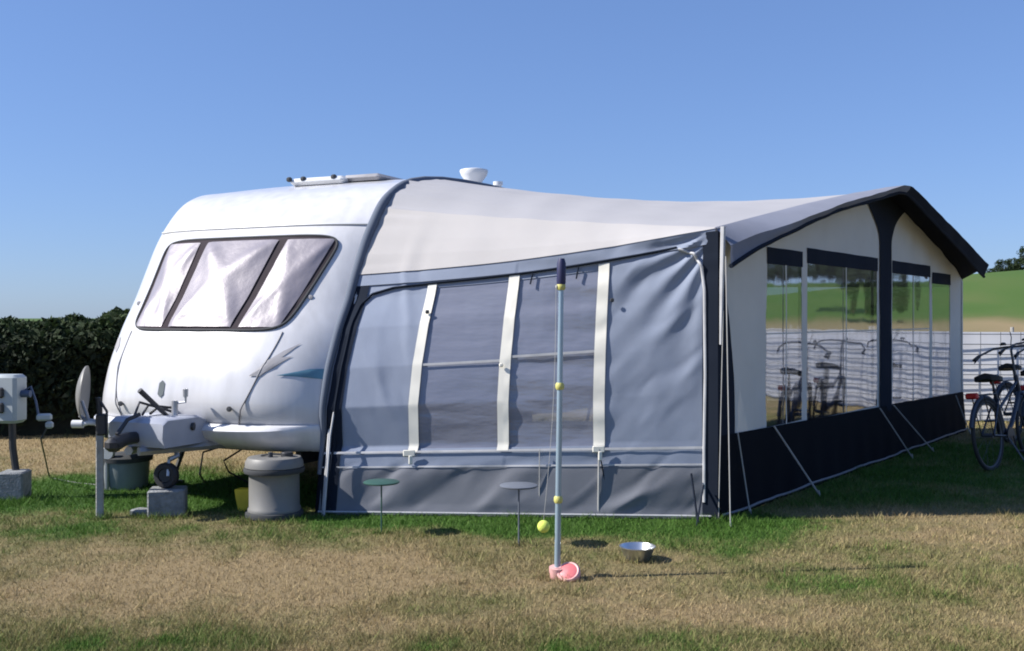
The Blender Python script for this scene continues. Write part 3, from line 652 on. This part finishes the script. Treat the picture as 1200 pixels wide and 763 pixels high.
for k0, k1, nm, mt_ in ((0, .1101, 'roof_side', 'roof'), (.1099, 1, 'roof', 'rooftop')):
    kk = (v1 >= k0-1e-4) & (v1 <= k1+1e-4); mb = MB(); mb.grid(roof_pt(Vg[kk], Tg[kk])); mb.build(nm, M[mt_], aw)
# front wall with window openings
wspec = [(.93,1.70,.604,2.06),(1.82,3.80,.585,2.10),(4.30,5.80,.545,2.10),(5.92,6.74,.535,2.03)]
sv = np.unique(np.round(np.concatenate([np.linspace(0,FL,100)]+[[a,b] for a,b,_,_ in wspec]), 4))
def wb(s): return np.interp(s, [0,FL],[.60,.50])
def wfold(s, z): return .010*(fbm(s*1.5, z*2+4, 4)-.5)+.006*np.sin(s*9+4*fbm(s*2, z*2))
def wallgrid(s0, s1, zf0, zf1, name, m, ns=40, nz=20, off=0., parent=None, fold=1.):
    s = np.linspace(s0, s1, ns); q = np.linspace(0, 1, nz); Sg, Qg = np.meshgrid(s, q, indexing='ij')
    z0 = zf0(Sg) if callable(zf0) else np.full_like(Sg, zf0); z1 = zf1(Sg) if callable(zf1) else np.full_like(Sg, zf1)
    Z = z0+(z1-z0)*Qg; mb = MB(); mb.grid(FW(Sg, Z, wfold(Sg, Z)*fold+off)); return mb.build(name, m, parent or aw)
pm = MB()
def addw(s0, s1, zf0, zf1, ns, nz=10):
    s = np.linspace(s0, s1, ns); q = np.linspace(0, 1, nz); Sg, Qg = np.meshgrid(s, q, indexing='ij')
    z0 = zf0(Sg) if callable(zf0) else np.full_like(Sg, zf0); z1 = zf1(Sg) if callable(zf1) else np.full_like(Sg, zf1)
    Z = z0+(z1-z0)*Qg; pm.grid(FW(Sg, Z, wfold(Sg, Z)))
edges = [0]+[k for w_ in wspec for k in w_[:2]]+[FL]
for i in range(0, len(edges), 2): addw(edges[i], edges[i+1], wb, wall_top, 16, 24)
for a_, b_, z0, z1 in wspec: addw(a_, b_, wb, z0, 24, 4); addw(a_, b_, z1+.0, wall_top, 24, 10)
pm.build('front_wall', M['wall'], aw)
for i, (a_, b_, z0, z1) in enumerate(wspec):
    wo = wallgrid(a_-.01, b_+.01, z0-.01, z1+.01, 'front_window', M['film'], 30, 24, -.006, fold=.10)
    tb = .12
    wallgrid(a_-.012, b_+.012, z1-tb, z1+.015, 'window_valance', M['navy'], 24, 5, .006, wo)
    n_ = 1 if i in (0, 2) else (1 if i == 1 else 0)
    for k in range(n_):
        c = a_+(b_-a_)*(.5 if i != 2 else .55); wallgrid(c-.012, c+.012, z0, z1-tb, 'window_seam', M['wall'], 3, 12, .003, wo)
    if i == 1 or i == 0 or i == 2: wallgrid(a_, b_, 1.36, 1.372, 'window_bar', M['wall'], 20, 3, .004, wo)
# navy posts and skirt
def postgrid(lo, hi, zr, name, m, off, ns=8, nz=50):
    z = np.linspace(zr[0], zr[1], nz); q = np.linspace(0, 1, ns); Q, Z = np.meshgrid(q, z, indexing='ij')
    a = lo(Z); b = hi(Z); Sg = a+(b-a)*Q; Z2 = np.minimum(Z, wall_top(Sg)); mb = MB(); mb.grid(FW(Sg, Z2, wfold(Sg, Z2)+off)); return mb.build(name, m, aw)
fl = lambda Z: .18+.10*np.clip(.75-Z,0,1)*.3+.75*np.clip((Z-2.28)/.5, 0, 1)**1.8
postgrid(lambda Z: 4.05-fl(Z), lambda Z: 4.05+fl(Z), (.50, 2.78), 'centre_post_cover', M['navy'], .012)
postgrid(lambda Z: 0*Z-.02, lambda Z: .30-.22*sstep(.9, 2.0, Z), (.55, 2.12), 'corner_strip', M['navy'], .012)
postgrid(lambda Z: FL-.06+0*Z, lambda Z: FL+.0*Z, (.45, 1.98), 'corner_strip', M['wall'], .008)
Sg, Qg = np.meshgrid(np.linspace(-.02, FL, 120), np.linspace(0, 1, 16), indexing='ij'); Zg = Qg*(wb(Sg)+.02)
mb = MB(); mb.grid(FW(Sg, Zg, .03*(1-Qg)+.012+.02*(fbm(Sg*1.7, Zg*2, 3)-.5)*(1-.6*Qg)+.006*np.sin(Sg*14)*(1-Qg))); mb.build('front_skirt', M['blackskirt'], aw)
mb = MB(); sg = np.linspace(0, FL, 120); mb.tube(FW(sg, .025+.02*fbm(sg*4, sg*0, 2), .05+.02*(fbm(sg*3, sg*0+3, 2)-.5)), .011, 6); mb.build('front_hem', M['seam'], aw)
# canopy: roof carried out past the front wall, with a hanging valance
cs_ = np.linspace(0, 1, 90)
wsn = np.interp(cs_, [0,.5,1],[0,3.9,FL]); ws_o = np.interp(cs_, [0,.49,.54,1],[-.02,3.65,3.85,7.02]); on = np.interp(cs_, [0,.15,.5,1],[.12,.27,.36,.40])
oz = np.interp(cs_, [0,.05,.15,.3,.44,.475,.50,.53,.56,1], [2.02,2.14,2.31,2.565,2.765,2.812,2.825,2.82,2.79,2.17])
inner = FW(wsn, wall_top(wsn)+.022, -.02); outer = FW(ws_o, oz+.030*(fbm(cs_*16, cs_*0, 3)-.5), on)
mid = (inner+outer)/2; mid[:,2] += .01+.022*(fbm(cs_*20+3, cs_*0, 3)-.5)
mb = MB(); mb.grid(np.stack([inner, mid, outer], 0)); mb.build('canopy', M['canopy'], aw)
dr = np.interp(cs_, [0,.03,.10,.2,.3,.5,.9,1],[.15,.13,.08,.06,.06,.07,.13,.15]); low = outer.copy(); low[:,2] -= dr; low[:,:2] -= Fn*np.interp(cs_,[0,.2,1],[0,.05,.06])[:,None]
md = (outer+low)/2+np.stack([Fn[0]*.012*np.sin(cs_*60+5*fbm(cs_*9,cs_*0)), Fn[1]*.012*np.sin(cs_*60+5*fbm(cs_*9,cs_*0)), 0*cs_], -1)
for c0, c1, mt_ in ((0, 46, 'canopy'), (45, 90, 'navy')):  # one valance: lit near half, far half coloured navy for its shade
    mb = MB(); mb.grid(np.stack([outer, md, low], 0)[:, c0:c1]); mb.build('canopy_valance', M[mt_], aw)
mb = MB(); mb.tube(low, .018, 6); mb.build('valance_hem', M['navy'], aw)
li = inner+np.array([0,0,-.03]); lo_ = outer-np.array([Fn[0]*.04, Fn[1]*.04, .03]); lq = low-np.array([Fn[0]*.03, Fn[1]*.03, -.01])
mb = MB(); mb.grid(np.stack([li, (li+lo_)/2, lo_, lq], 0)[:, 6:]); mb.build('canopy_lining', M['lining'], aw)
mb = MB(); mb.tube([FW(-.02,2.17,.06), FW(-.02,1.80,.05), FW(-.02,1.3,.04)], [.02,.018,.010], 6); mb.build('corner_piping', M['web'], aw)
# under-canopy lining
# far side panel: mostly clear windows
Dp = np.array([Dd[0]+.02, Dd[1]]); Cp = Cc
def far(a, z, off=0.):
    a, z = np.broadcast_arrays(np.asarray(a, float), np.asarray(z, float)); return np.stack([Dp[0]+(Cp[0]-Dp[0])*a, Dp[1]+(Cp[1]-Dp[1])*a+off, z], -1)
mb = MB()
def fg(a0, a1, z0, z1):
    Ag, Zq = np.meshgrid(np.linspace(a0, a1, 12), np.linspace(0, 1, 12), indexing='ij'); zt = z1 if not callable(z1) else None
    Z = z0+((z1(Ag) if callable(z1) else z1)-z0)*Zq; mb.grid(far(Ag, Z))
ft = lambda a: 1.95+.05*a
for a0, a1 in ((0,.05),(.965,1.0)): fg(a0, a1, .40, ft)
fg(.05,.965,1.90,ft); mb.build('end_panel', M['grey'], aw)
mb = MB(); fg(0, 1, 0, .40); mb.build('end_skirt', M['skirt'], aw)
mb = MB(); fg(.05,.965,.40,1.90); mb.build('end_window', M['clear'], aw)
# gable infill: roof meets panel; frame poles, groundsheet
mb = MB(); mb.tube([at(937,300,9.6)*[1,1,0]+[0,0,.02], at(937,300,9.6)*[1,1,0]+[0,0,2.30]], .014, 8); mb.tube([np.r_[B0-Fn*.08, .0], np.r_[B0-Fn*.08, 2.12]], .014, 8)
mb.tube([FW(3.95,0,-.10), FW(3.95,2.74,-.10)], .014, 8); mb.tube([FW(FL-.08,0,-.10), FW(FL-.08,1.95,-.10)], .014, 8)
mb.tube([FW(.02,2.10,-.09), FW(3.95,2.75,-.09), FW(FL-.08,1.97,-.09)], .013, 8); mb.build('frame_pole', M['steel'], aw)
gp = np.array([A+[.1,.15], B0+[-.05,.12], Cc+[-.12,-.1], Dd]); mb = MB(); mb.poly([(x, y, .012) for x, y in gp], (0,0,.006)); mb.build('groundsheet', M['sheet'], aw)
# guy straps, each with its peg
def strap(p, q, r, m='rope', peg=True, slack=.0):
    p = np.array(p, float); q = np.array(q, float); t = np.linspace(0, 1, 8)[:, None]; P = p+(q-p)*t; P[:,2] -= slack*np.sin(math.pi*t[:,0])
    mb = MB(); mb.tube(P, r, 6); o = mb.build('guy_strap', M[m], aw)
    if peg:
        k = MB(); k.tube([q+[0,0,.03], q+[.02,-.0,-.06]], .006, 6); k.build('peg', M['steel'], o)
strap(FW(.30,.62,.03), FW(.36,.02,.10), .006)
strap(FW(1.0,.61,.03), FW(1.42,.02,.25), .008)
strap(FW(3.78,.56,.03), FW(4.25,.02,.22), .007); strap(FW(4.25,.56,.03), FW(4.95,.02,.25), .007)
strap(FW(-.02,1.95,.08), gnd(856,618), .0045); strap(FW(-.02,1.55,.06), gnd(842,610), .004)
strap(FW(6.9,.5,.03), FW(7.1,.02,.15), .007)
e = side(.71, WB0-.01, .03); strap(e, gnd(701,607), .008, 'rope'); strap(e, gnd(716,606), .005, 'navy', peg=False)
strap(side(.56, WB0-.01, .03), gnd(632,606), .004, 'rope'); strap(side(.94,.16,.03), gnd(818,614), .008, 'navy')
strap(side(.97,.12,.05), gnd(816,618), .007, 'navy', peg=False)
for a_ in (.515,.70-.06):
    mb = MB(); mb.tube([side(a_, .945, .02), side(a_-.004, .90, .025)], .007, 6); mb.build('toggle', M['navy'], aw)
for a_, b_ in ((.225,.245),(.709,.25)):
    mb = MB(); c = side(a_, b_, .03); mb.box(c, (.09,.012,.05), 0, .006); mb.box(c+[.012,-.004,-.05], (.03,.012,.07), .2, .006); mb.build('strap_tab', M['cream'], aw)
for a_, b_ in ((.235,.82),(.455,.58),(.735,.80)):
    mb = MB(); c = side(a_, b_, .03); mb.box(c, (.03,.014,.03), 0, .006); mb.build('toggle', M['darkpl'] if a_ != .455 else M['cream'], aw)

# ================================================================== WHITE SCREEN FENCE
fy = lambda x: 15.55-.13*np.asarray(x, float)
fe = thing('windbreak_fence', 'white sheet windbreak behind a dark wire grid beside the bicycle', 'fence', (6, 14.8, 0))
fx = np.linspace(3.2, 19, 140); Sg, Zq = np.meshgrid(fx, np.linspace(.015, 1.29, 14), indexing='ij')
P = np.stack([Sg, fy(Sg)+.005*np.sin(Sg*5)+.012*fbm(Sg*2, Zq*2), Zq], -1); mb = MB(); mb.grid(P); mb.build('sheet', M['screen'], fe)
mb = MB()
for k in range(9): z = .10+k*.145; mb.tube([(3.2, fy(3.2)-.06, z), (19, fy(19)-.06, z)], .0065, 5)
for x in np.arange(3.2, 19, .27): mb.tube([(x, fy(x)-.065, .02), (x, fy(x)-.065, 1.29)], .0045, 5)
mb.build('wire_grid', M['wire'], fe)
for x in np.arange(3.3, 19, 1.95):
    mb = MB(); mb.tube([(x, fy(x)+.08, -.1), (x, fy(x)+.08, 1.36)], .025, 8); mb.build('post', M['wood'], fe)

# ================================================================== BICYCLE
def bike(loc, rz, label):
    t = thing('bicycle', label, 'bicycle', loc, rz, 'bicycles parked beside the awning', local=True); t.rotation_euler = (R(-6), 0, rz)
    rw, wb_ = .34, 1.08
    for x in (0, wb_):
        a = np.linspace(0, 2*math.pi, 48, endpoint=False); circ = lambda r, y=0: np.stack([x+r*np.cos(a), 0*a+y, rw+r*np.sin(a)], -1)
        mb = MB(); 
        for k in range(14):
            th = k*2*math.pi/14; mb.tube([(x+.02*math.cos(th+1), .03*(-1)**k, rw+.02*math.sin(th+1)), (x+.315*math.cos(th), 0, rw+.315*math.sin(th))], .0016, 4)
        mb.tube([(x,-.05,rw),(x,.05,rw)], .022, 10); w_ = mb.build('wheel', M['darksteel'], t)
        k = MB(); k.tube(circ(.335), .019, 10, closed=True); k.build('tyre', M['tyre'], w_)
        k = MB(); k.tube(circ(.312), .010, 8, closed=True); k.build('rim', M['darksteel'], w_)
        b = np.linspace(R(20 if x else 0), R(165 if not x else 150), 24); mb = MB(); mb.tube(np.stack([x+.375*np.cos(b), 0*b, rw+.375*np.sin(b)], -1), .022, 6); mb.build('mudguard', M['frame'], t)
    bb, st, hd = (.44,0,.30), (.26,0,.78), (.84,0,.90)
    mb = MB(); mb.tube([bb, st], .018, 10); mb.tube([(.90,0,.74), (.62,0,.42), bb], .022, 10); mb.tube([hd, (.90,0,.70)], .022, 10); mb.tube([(.86,0,.84),(.34,0,.58)], .015, 8)
    for y in (-.06,.06): mb.tube([(0,y,rw), (.44,y*.5,.30)], .010, 8); mb.tube([(0,y,rw), (.29,y*.4,.68)], .009, 8)
    mb.build('frame', M['frame'], t)
    mb = MB()
    for y in (-.055,.055): mb.tube([(.89,y*.7,.70), (.98,y,.50), (wb_,y,rw)], .012, 8)
    mb.tube([(.89,-.05,.705),(.89,.05,.705)], .016, 8); mb.build('fork', M['frame'], t)
    mb = MB(); mb.tube([st, (.235,0,.90)], .013, 8); mb.build('seat_post', M['darksteel'], t)
    mb = MB(); n = 24; q = np.linspace(0, 1, n); wid = np.interp(q, [0,.1,.3,.5,.75,1],[.06,.125,.135,.08,.035,.015])
    G = np.array([[(.08+.30*qq, w_*c, .93-.03*abs(c)**2-.012*math.sin(math.pi*qq)+.02*(1-qq)) for c in np.linspace(-1,1,9)] for qq, w_ in zip(q, wid)])
    mb.grid(G); G2 = G.copy(); G2[...,2] -= .06*(1-.3*np.abs(np.linspace(-1,1,9))[None,:]); mb.grid(G2[:, ::-1]); mb.grid(np.stack([G[:,0],G2[:,0]],0)); mb.grid(np.stack([G2[:,-1],G[:,-1]],0)); mb.grid(np.stack([G2[0],G[0]],0)); mb.build('saddle', M['saddle'], t)
    mb = MB(); mb.tube([hd, (.80,0,1.16), (.84,0,1.20)], .013, 8); hb = [(.60,.30,1.09),(.74,.30,1.13),(.85,.20,1.19),(.86,.08,1.20),(.86,-.08,1.20),(.85,-.20,1.19),(.74,-.30,1.13),(.60,-.30,1.09)]
    mb.tube(hb, .012, 8); h_ = mb.build('handlebar', M['darksteel'], t)
    for y in (.30,-.30): 
        k = MB(); k.tube([(.58,y,1.085),(.71,y,1.122)], .018, 8); k.tube([(.71,y,1.11),(.62,y*1.05,1.055)], .007, 6); k.build('grip', M['rubber'], h_)
    mb = MB(); mb.lathe([(0,0),(.03,0),(.032,.015),(.02,.03),(0,.034)], (.84,.09,1.22), 14); mb.tube([(.85,.02,1.2),(.92,.03,1.30),(.9,.03,1.36)], .005, 5); mb.build('bell', M['black'], t)
    mb = MB()
    for y in (-.06,.06): mb.tube([(.24,y*.5,.74),(-.24,y,.74)], .006, 6); mb.tube([(0,y,rw),(-.14,y,.74)], .006, 6)
    for x in (-.2,-.08,.05): mb.tube([(x,-.06,.74),(x,.06,.74)], .005, 6)
    mb.build('carrier', M['black'], t)
    mb = MB(); mb.box((-.27,0,.74), (.05,.12,.06), 0, .012); mb.build('rear_lamp', M['red'], t)
    mb = MB(); mb.lathe([(.0,-.004),(.09,-.004),(.09,.004),(0,.004)], (.44,-.05,.30), 24, 'y'); mb.tube([(.44,-.07,.30),(.50,-.07,.14)], .009, 6); mb.tube([(.44,.07,.30),(.38,.07,.46)], .009, 6); mb.box((.50,-.12,.14), (.09,.09,.02), 0, .005); mb.box((.38,.12,.46), (.09,.09,.02), 0, .005); mb.build('crank', M['black'], t)
    mb = MB(); mb.tube([(.38,-.05,.28),(.36,-.20,.02)], .008, 6); mb.build('kickstand', M['darksteel'], t)
p = gnd(1162, 551); bike((p[0], p[1], 0), R(43), 'dark step-through bicycle with red rear lamp parked nearest the awning corner')
bike((5.75, 11.15, 0), R(47), 'bicycle at the right picture edge between the nearest bicycle and the farthest one')
bike((6.0, 12.25, 0), R(40), 'farthest bicycle, small, its rear wheel against the white windbreak')

# ================================================================== WATER CARRIER, WASTE BUCKET
p = gnd(314, 612); p[1] += .2
wc = thing('water_barrel', 'pale grey rolling water barrel with dark rims standing on the grass', 'water barrel', p)
mb = MB(); mb.lathe([(0,.02),(.185,.02),(.196,.05),(.196,.075),(.188,.085),(.186,.33),(.19,.34)], p, 40); mb.build('drum', M['greypl'], wc)
mb = MB(); mb.lathe([(.186,.005),(.212,.01),(.216,.03),(.21,.048),(.196,.052)], p, 40); mb.lathe([(.19,.335),(.222,.34),(.228,.358),(.222,.375),(.2,.378)], p, 40); mb.build('rim', M['darkpl'], wc)
mb = MB(); mb.lathe([(.2,.372),(.217,.382),(.214,.42),(.195,.452),(.12,.462),(.10,.455),(0,.455)], p, 40); mb.build('top', M['greypl'], wc)
mb = MB(); mb.lathe([(0,.45),(.045,.45),(.045,.485),(.04,.49),(0,.49)], p+[.10,-.02,0], 18); mb.build('cap', M['black'], wc)
mb = MB(); mb.lathe([(0,.45),(.02,.45),(.018,.49),(0,.495)], p+[-.02,-.04,0], 14); mb.tube([p+[-.1,.0,.46], p+[-.03,.0,.475], p+[.06,0,.47]], .008, 6); mb.build('air_valve', M['darkpl'], wc)
q = gnd(279, 603); q[1] += .12
mb = MB(); 
sc = MB(); sc.poly([q+[-.03,0,.0], q+[.07,0,.0], q+[.10,0,.17], q+[-.06,0,.17], q+[-.055,0,.12]], (.02,.09,0)); o = sc.build('plastic_jug', M['yellow'], None, smooth=False); tag(o, 'small yellow plastic jug tucked behind the grey water barrel', 'jug')
p = gnd(148, 571)
wb2 = thing('waste_bucket', 'dark grey lidded waste bucket standing under the drawbar', 'bucket', p)
mb = MB(); mb.lathe([(0,.0),(.175,.0),(.185,.03),(.20,.24),(.2,.25)], p, 32); mb.build('tub', M['bucket'], wb2)
mb = MB(); mb.lathe([(.20,.235),(.222,.24),(.226,.275),(.20,.29),(.08,.31),(0,.312)], p, 32); mb.build('lid', M['darkpl'], wb2)
mb = MB(); c = at(127, 531, p[1]-.18); mb.lathe([(0,-.03),(.05,-.03),(.06,0),(.05,.03),(0,.03)], c, 16, 'y'); mb.build('cap', M['trim'], wb2)
mb = MB(); mb.box(p+[-.17,-.1,.13], (.035,.03,.26), 0, .01); mb.box(p+[-.1,-.18,.13], (.035,.03,.26), 0, .01); mb.build('bracket', M['steel'], wb2)

# blocks
def block(c, size, rz, label):
    mb = MB(); mb.box((c[0], c[1], size[2]/2), size, rz, .012); o = mb.build('concrete_block', M['concrete'], None); tag(o, label, 'block')
block((jc[0]+.01, jc[1]+.0), (.27,.23,.205), R(12), 'pale concrete block under the caravan jockey wheel')
p = gnd(172, 604); block((p[0]-.03, p[1]), (.16,.12,.05), R(-20), 'thin broken concrete slab lying left of the jockey wheel block')
p = gnd(8, 589); block((p[0]-.01, p[1]+.15), (.20,.22,.235), R(6), 'grey concrete block beside the foot of the hook-up post')

# ================================================================== HOOK-UP POST
p = gnd(20, 585); d0 = p[1]+.05
hp = thing('hookup_post', 'grey electric hook-up box on a leaning dark post', 'hook-up post', (p[0], d0, 0))
mb = MB(); mb.tube([(p[0], d0, 0), (p[0]-.06, d0, .42), (p[0]-.07, d0, .75)], .03, 8); mb.build('post', M['black'], hp)
bc = at(6, 467, d0-.02); mb = MB(); mb.box(bc, (.30,.18,.40), R(-8), .025); bx = mb.build('box', M['meter'], hp)
for dz in (.055,-.07):
    mb = MB(); mb.box(bc+np.array([-.01,-.098,dz]), (.10,.03,.085), R(-8), .012); mb.build('socket', M['black'], bx)
mb = MB(); mb.tube([bc+[.15,0,.06], at(36,453,d0), at(42,470,d0), at(46,492,d0)], .010, 8); mb.lathe([(0,-.05),(.03,-.05),(.03,.05),(0,.05)], bc+[.17,-.02,.04], 12, 'x'); mb.build('lead', M['blue'], hp)
mb = MB(); mb.box(at(52,489,d0), (.12,.05,.06), .3, .015); mb.box(at(58,498,d0), (.07,.05,.06), -.4, .015); mb.build('plug', M['meter'], hp)
mb = MB(); mb.tube([at(56,500,d0), at(48,515,d0)*[1,1,1], gnd(58,560), gnd(90,566), gnd(180,575), gnd(240,580)], .007, 6); mb.build('trailing_lead', M['black'], hp)

# ================================================================== TIMBER POST AND DISH
p = gnd(117, 607)
mb = MB(); mb.box((p[0], p[1], .37), (.055,.055,.78), R(20), .006); o = mb.build('timber_post', M['wood'], None); tag(o, 'pale square timber post standing in front of the caravan coupling', 'post')
ds = thing('satellite_dish', 'grey satellite dish seen edge on, clamped to the timber post', 'satellite dish', (p[0], p[1], .7))
c = at(91, 460, p[1]); m = Matrix.Rotation(R(8), 3, 'Y') @ Matrix.Rotation(R(-77), 3, 'Z') @ Matrix.Rotation(R(-86), 3, 'X') 
mb = MB(); prof_ = [(r, .25*r*r/.2) for r in np.linspace(0, .20, 10)]; prof_ += [(.205,.25*.2+.004),(.2,.25*.2-.006)]+[(r, .25*r*r/.2-.008) for r in np.linspace(.19, 0, 8)]
mb.lathe(prof_, (0,0,0), 36, m=m); mb.v[-1] = mb.v[-1]+c; mb.build('dish', M['greypl'], ds)
a0 = at(118, 494, p[1]); mb = MB(); mb.tube([a0, at(104,492,p[1]), at(96,470,p[1])], .014, 8); mb.tube([at(93,487,p[1]), at(104,494,p[1]), a0], .012, 8); mb.build('arm', M['steel'], ds)
mb = MB(); e = at(88, 497, p[1]-.02); mb.tube([e+[-.02,0,.0], e+[.06,0,.0]], .030, 12); mb.tube([e+[.06,0,0], e+[.10,0,.01], at(112,496,p[1])], .018, 8); mb.build('receiver', M['trim'], ds)
mb = MB(); mb.box(np.array([p[0]+.01, p[1], .70]), (.075,.085,.16), R(20), .012); mb.tube([np.array([p[0], p[1], .76]), np.array([p[0]-.01, p[1], .90])], .022, 8); mb.tube([np.array([p[0], p[1], .88]), np.array([p[0]+.06, p[1]-.02, .80]), np.array([p[0]+.05, p[1], .6])], .010, 6); mb.build('clamp', M['black'], ds)

# ================================================================== THINGS ON THE GRASS
p = gnd(653, 677); top = at(658, 303, p[1])
tp = thing('tether_pole', 'slim pale blue pole with dark blue grip standing in a pink foot', 'tether pole', p)
P = lambda t: p+(top-p)*t
mb = MB(); mb.tube([P(.03), P(.5), P(.93)], [.0180,.0165,.015], 14); mb.build('shaft', M['pole'], tp)
mb = MB(); mb.tube([P(.915), P(.925), P(.985), P(1.0)], [.022,.027,.026,.018], 14); mb.build('grip', M['grip'], tp)
for k in (.245, .60, .912):
    mb = MB(); mb.tube([P(k-.011), P(k-.005), P(k+.005), P(k+.011)], [.020,.026,.026,.020], 14); mb.build('band', M['band'], tp, label='yellow band on the pole')
mb = MB(); mb.tube([p+[0,0,-.01], p+[0,0,.04], p+[0,-.003,.062], p+[0,-.003,.065], p+[0,0,.03]], [.042,.047,.047,.034,.030], 22); mb.build('sleeve', M['pinkpale'], tp)
m = Matrix.Rotation(R(-18), 3, 'Z') @ Matrix.Rotation(R(42), 3, 'X')
mb = MB(); mb.lathe([(0,-.05),(.054,-.05),(.066,-.035),(.068,.0),(.060,.010),(.052,.008)], (0,0,0), 30, m=m); mb.v[-1] = mb.v[-1]+(p+[.062,-.045,.045]); ft_ = mb.build('foot', M['pinkpale'], tp)
mb = MB(); mb.lathe([(.054,.004),(.042,.010),(0,.013)], (0,0,0), 30, m=m); mb.v[-1] = mb.v[-1]+(p+[.062,-.045,.045]); mb.build('foot_disc', M['pink'], ft_)
bt = thing('tethered_ball', 'lime green ball hanging on a thin cord beside the pale blue pole', 'ball', (p[0], p[1], .3))
c = at(637, 617, p[1]+.02); mb = MB(); mb.lathe([(.036*math.sin(k), -.036*math.cos(k)) for k in np.linspace(0, math.pi, 18)], c, 24); mb.build('ball', M['ball'], bt)
h0 = P(.912)+[-.03,-.01,0]; mb = MB(); t = np.linspace(0, 1, 20)[:,None]; Q = h0+(c+[0,0,.035]-h0)*t; Q[:,0] += .02*np.sin(t[:,0]*math.pi); mb.tube(Q, .0016, 5); mb.tube([P(.912), h0], .010, 8); mb.build('cord', M['rope'], bt)
def stand(px, py, pyt, m, label):
    p = gnd(px, py); h = HC-(pyt-HY)/FPX*p[1]
    t = thing('spike_table', label, 'spike table', p)
    mb = MB(); mb.tube([p+[0,0,-.05], p+[0,0,h-.01]], .0055, 8); mb.build('spike', M[m] if m == 'green' else M['dull'], t)
    mb = MB(); mb.lathe([(0,h-.014),(.118,h-.014),(.125,h-.009),(.125,h-.003),(.120,h),(0,h)], p, 32); mb.build('top', M[m], t)
stand(447, 626, 564, 'green', 'little dark green round table on a spike in front of the awning')
stand(608, 640, 568, 'dull', 'little grey blue round table on a spike left of the pole')
p = gnd(747, 656)
mb = MB(); mb.lathe([(0,.004),(.062,.004),(.07,.0),(.075,.006),(.108,.078),(.113,.082),(.113,.086),(.106,.086),(.07,.016),(0,.012)], p, 36); o = mb.build('metal_bowl', M['alu'], None); tag(o, 'shiny metal dog bowl lying on the dry grass', 'bowl')

# ================================================================== LIGHT, SKY, CAMERA
EL, AZ = 40.0, 7.0
L = Vector((math.cos(R(AZ))*math.cos(R(EL)), math.sin(R(AZ))*math.cos(R(EL)), -math.sin(R(EL))))
sun = bpy.data.lights.new('sun', 'SUN'); sun.energy = 4.7; sun.angle = R(.53); sun.color = (1, .955, .89)
so = bpy.data.objects.new('sun', sun); C.objects.link(so); so.rotation_euler = L.to_track_quat('-Z', 'Y').to_euler()
w = bpy.data.worlds.new('World'); S.world = w; w.use_nodes = True; nt = w.node_tree; bg = nt.nodes['Background']
sk_ = nt.nodes.new('ShaderNodeTexSky'); sk_.sky_type = 'NISHITA'; sk_.sun_disc = False; sk_.sun_elevation = R(EL); sk_.sun_rotation = math.atan2(-L.x, -L.y)
sk_.altitude = 0; sk_.air_density = 1.0; sk_.dust_density = .3; sk_.ozone_density = 4.0
gm = nt.nodes.new('ShaderNodeGamma'); gm.inputs[1].default_value = .62; nt.links.new(sk_.outputs[0], gm.inputs[0])      # clear, even summer blue
mx = nt.nodes.new('ShaderNodeMix'); mx.data_type = 'RGBA'; mx.blend_type = 'MULTIPLY'; mx.inputs['Factor'].default_value = 1
mx.inputs[7].default_value = (.81, 1.05, 1.58, 1); nt.links.new(gm.outputs[0], mx.inputs[6]); nt.links.new(mx.outputs[2], bg.inputs[0]); bg.inputs[1].default_value = .10
cam = bpy.data.cameras.new('camera'); co = bpy.data.objects.new('camera', cam); C.objects.link(co); S.camera = co
co.location = (0, 0, HC); co.rotation_euler = (R(90), 0, 0); cam.sensor_width = 36; cam.lens = 36*FPX/1200; cam.shift_y = -(381.5-HY)/1200; cam.clip_end = 4000; cam.clip_start = .05
S.view_settings.view_transform = 'Standard'; S.view_settings.look = 'None'; S.view_settings.gamma = 1; S.view_settings.exposure = .78
S.view_settings.use_curve_mapping = False
S.cycles.max_bounces = 8; S.cycles.transparent_max_bounces = 16; S.cycles.pixel_filter_type = 'BLACKMAN_HARRIS'; S.cycles.filter_width = 1.9
S.cycles.use_denoising = True
for o in list(bpy.data.objects):
    if '_origin' in o: del o['_origin']
